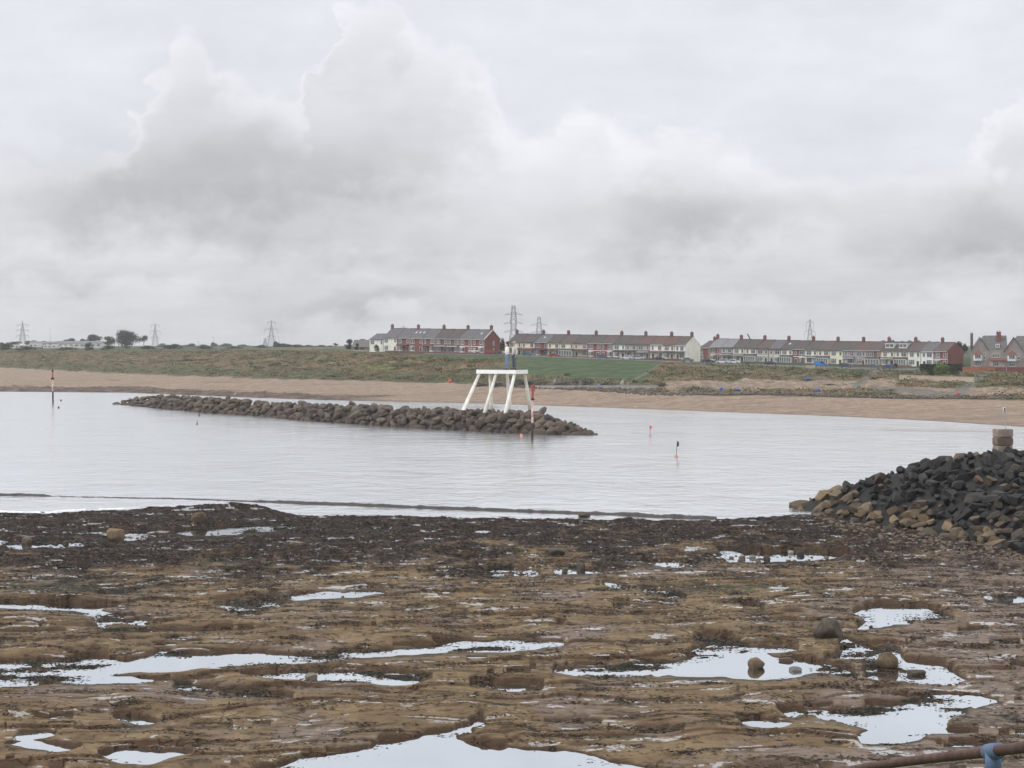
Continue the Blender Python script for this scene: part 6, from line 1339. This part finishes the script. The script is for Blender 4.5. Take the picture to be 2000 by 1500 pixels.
def walker(px, py, top, legs, label, seed):
    Y = float(np.interp(px, KP, YR)) + 6; p = at(px, py, Y); T = thing('person', tuple(p), R(70 * seed), label, 'person', 'people walking by the left terrace')
    V = [(0,0,.95), (0,0,1.15), (0,0,1.35), (0,0,1.5), (0,-.01,1.63), (0,-.01,1.72), (0,-.11,1.62)]; E = [(0,1), (1,2), (2,3), (3,4), (4,5), (4,6)]; Q = [(.13,.1), (.12,.09), (.17,.11), .05, .09, .06, .015]
    for s in (-1, 1):
        i = len(V); V += [(s*.1, 0, .88), (s*.11, s*.14-.02, .5), (s*.11, s*.25, .08), (s*.11, s*.25-.14, .04)]; E += [(0,i), (i,i+1), (i+1,i+2), (i+2,i+3)]; Q += [.09, .065, .045, .035]
        i = len(V); V += [(s*.21, 0, 1.4), (s*.25, -s*.08, 1.13), (s*.24, -s*.2, .93), (s*.24, -s*.23, .86)]; E += [(2,i), (i,i+1), (i+1,i+2), (i+2,i+3)]; Q += [.06, .048, .035, .03]
    skin_obj('body', V, E, Q, mat('painted_skin', (.5, .33, .25)), T, 1)
    tv = [(0,0,.9), (0,0,1.15), (0,0,1.35), (0,0,1.46)]; te = [(0,1), (1,2), (2,3)]; tq = [(.16,.13), (.15,.12), (.2,.14), .08]
    for s in (-1, 1): i = len(tv); tv += [(s*.21,0,1.4), (s*.25,-s*.08,1.13), (s*.24,-s*.19,.95)]; te += [(2,i), (i,i+1), (i+1,i+2)]; tq += [.08, .065, .05]
    skin_obj('coat', tv, te, tq, top, T, 1)
    jv = [(0,0,.96)]; je = []; jq = [(.15,.12)]
    for s in (-1, 1): i = len(jv); jv += [(s*.1,0,.88), (s*.11,s*.14-.02,.5), (s*.11,s*.25,.1)]; je += [(0,i), (i,i+1), (i+1,i+2)]; jq += [.11,.085,.07]
    skin_obj('trousers', jv, je, jq, legs, T, 1); MB().ball((0,.02,1.69), (.1,.11,.1), 10, 8).build('hair', mat('hair_dark', (.035, .022, .018)), T, True)
walker(877, 692.5, mat('dark_coat', (.03, .03, .035)), mat('dark_trousers', (.03, .03, .04)), 'person in dark clothes walking in front of the dull brick houses', 1)
walker(886, 693, mat('white_coat', (.7, .7, .68)), mat('pale_trousers', (.5, .5, .48)), 'person in pale clothes walking right of the one in dark clothes', -1)

# ------------------------------------------------------------------ rough grass and seaweed (nobody could count it)
def tufts(name, P, rad, hgt, n, ls, m, label, cat, seed, flat=.5, asp=.6):
    """P: (N,3) clump feet; n leaf quads per clump"""
    rs = np.random.RandomState(seed); N = len(P); sc_ = rs.uniform(.5, 1.5, (N, 1, 1))
    c_ = P[:, None, :] + rs.normal(size=(N, n, 3)) * np.array([*(rad if isinstance(rad, tuple) else (rad, rad)), 0]) * sc_ * .5; c_[..., 2] += (rs.rand(N, n) * hgt * sc_[..., 0])
    a = rs.normal(size=(N, n, 3)); a[..., 2] *= flat; a /= np.linalg.norm(a, axis=-1, keepdims=True); b = np.cross(a, rs.normal(size=(N, n, 3))); b /= np.linalg.norm(b, axis=-1, keepdims=True)
    s1 = ls * rs.uniform(.5, 1.4, (N, n, 1)); v = np.stack([c_ - a * s1, c_ - b * s1 * asp, c_ + a * s1, c_ + b * s1 * asp], 2).reshape(-1, 3)
    me = bpy.data.meshes.new(name); me.vertices.add(len(v)); me.vertices.foreach_set('co', v.astype(np.float32).ravel()); q = len(v) // 4
    me.loops.add(q * 4); me.loops.foreach_set('vertex_index', np.arange(q * 4, dtype=np.int32)); me.polygons.add(q); me.polygons.foreach_set('loop_start', (np.arange(q) * 4).astype(np.int32)); me.update(calc_edges=True)
    me.materials.append(m); o = bpy.data.objects.new(name, me); COL.objects.link(o); return tag(o, label, cat, None, 'stuff')
rs = np.random.RandomState(77); band_ = BANK; weed, wp_, step, fn_, alg, film = [KEEP[q] for q in ('weed', 'wp_', 'step', 'fn_', 'alg', 'film')]
def pick(w, n): w = np.clip(np.nan_to_num(w * TY), 0, None).ravel(); k = rs.choice(w.size, n, p=w / w.sum()); return np.stack([TX.ravel()[k], TY.ravel()[k], TZ2.ravel()[k] - .05], -1) + rs.normal(size=(n, 3)) * np.array([.6, .6, 0])
def gm(k, a, b): return mat('tuft_' + k, a, .95, 0, .12, c2=b, spec=.1)
f1_ = sst(fbm(TX / 16, TY / 10, 601, 4), -.1, .2); f2_ = sst(fbm(TX / 12, TY / 9, 602, 4), -.05, .2)
tufts('dry_grass', pick(band_ * (.15 + f1_), 3600), 1.6, .5, 22, .22, gm('dry', (.17, .125, .075), (.36, .27, .17)), 'dry brown grass tufts covering the banks above the beach', 'dry grass', 1)
tufts('rough_grass', pick(band_ * (1.15 - f1_), 2000), 1.7, .45, 22, .22, gm('green', (.075, .09, .045), (.15, .16, .08)), 'rough green grass tufts covering the banks above the beach', 'rough grass', 2)
tufts('scrub', pick(band_ * (f2_ ** 2 + .02), 520), 2.2, .8, 34, .25, gm('scrub', (.05, .06, .035), (.11, .12, .065)), 'dark green scrub patches on the banks above the beach', 'scrub', 3)
inb = (GPX > -60) & (GPX < 2060) & (GPY > PEw + 5)
HR = HROCK; wgt = inb * (np.clip(weed, 0, 1) * .12 * (fn_ > -.05) + wp_ * 1.3 + np.clip(step, 0, 1) * 1.5 * (fn_ > -.1) + alg * 1.2) * (1 - film) * mpp * GY
wgt = np.clip(np.nan_to_num(np.where(HROCK > .01, wgt, 0)), 0, None).ravel(); k = rs.choice(wgt.size, 6500, p=wgt / wgt.sum()); PP = np.stack([GX.ravel()[k], GY.ravel()[k], HROCK.ravel()[k]], -1)
SW = mat('seaweed', (.016, .012, .009), .45, 0, .8, c2=(.085, .055, .034), spec=.4)
tufts('seaweed', PP, (1.0, .32), .03, 26, .10, SW, 'dark brown seaweed lying over the ledges and pool edges', 'seaweed', 4, .10, .22)
# ------------------------------------------------------------------ sea air
hz = MB().box(-2600, 2600, -60, 3700, -3, 75).build('haze', bpy.data.materials.new('haze')); hm_ = hz.data.materials[0]; hm_.use_nodes = True; nt = hm_.node_tree; nt.nodes.clear()
vo = nt.nodes.new('ShaderNodeVolumePrincipled'); vo.inputs['Color'].default_value = (.92, .94, .97, 1); vo.inputs['Density'].default_value = 0.00013; vo.inputs['Anisotropy'].default_value = 0.2
ou = nt.nodes.new('ShaderNodeOutputMaterial'); nt.links.new(vo.outputs[0], ou.inputs['Volume']); tag(hz, kind='stuff')
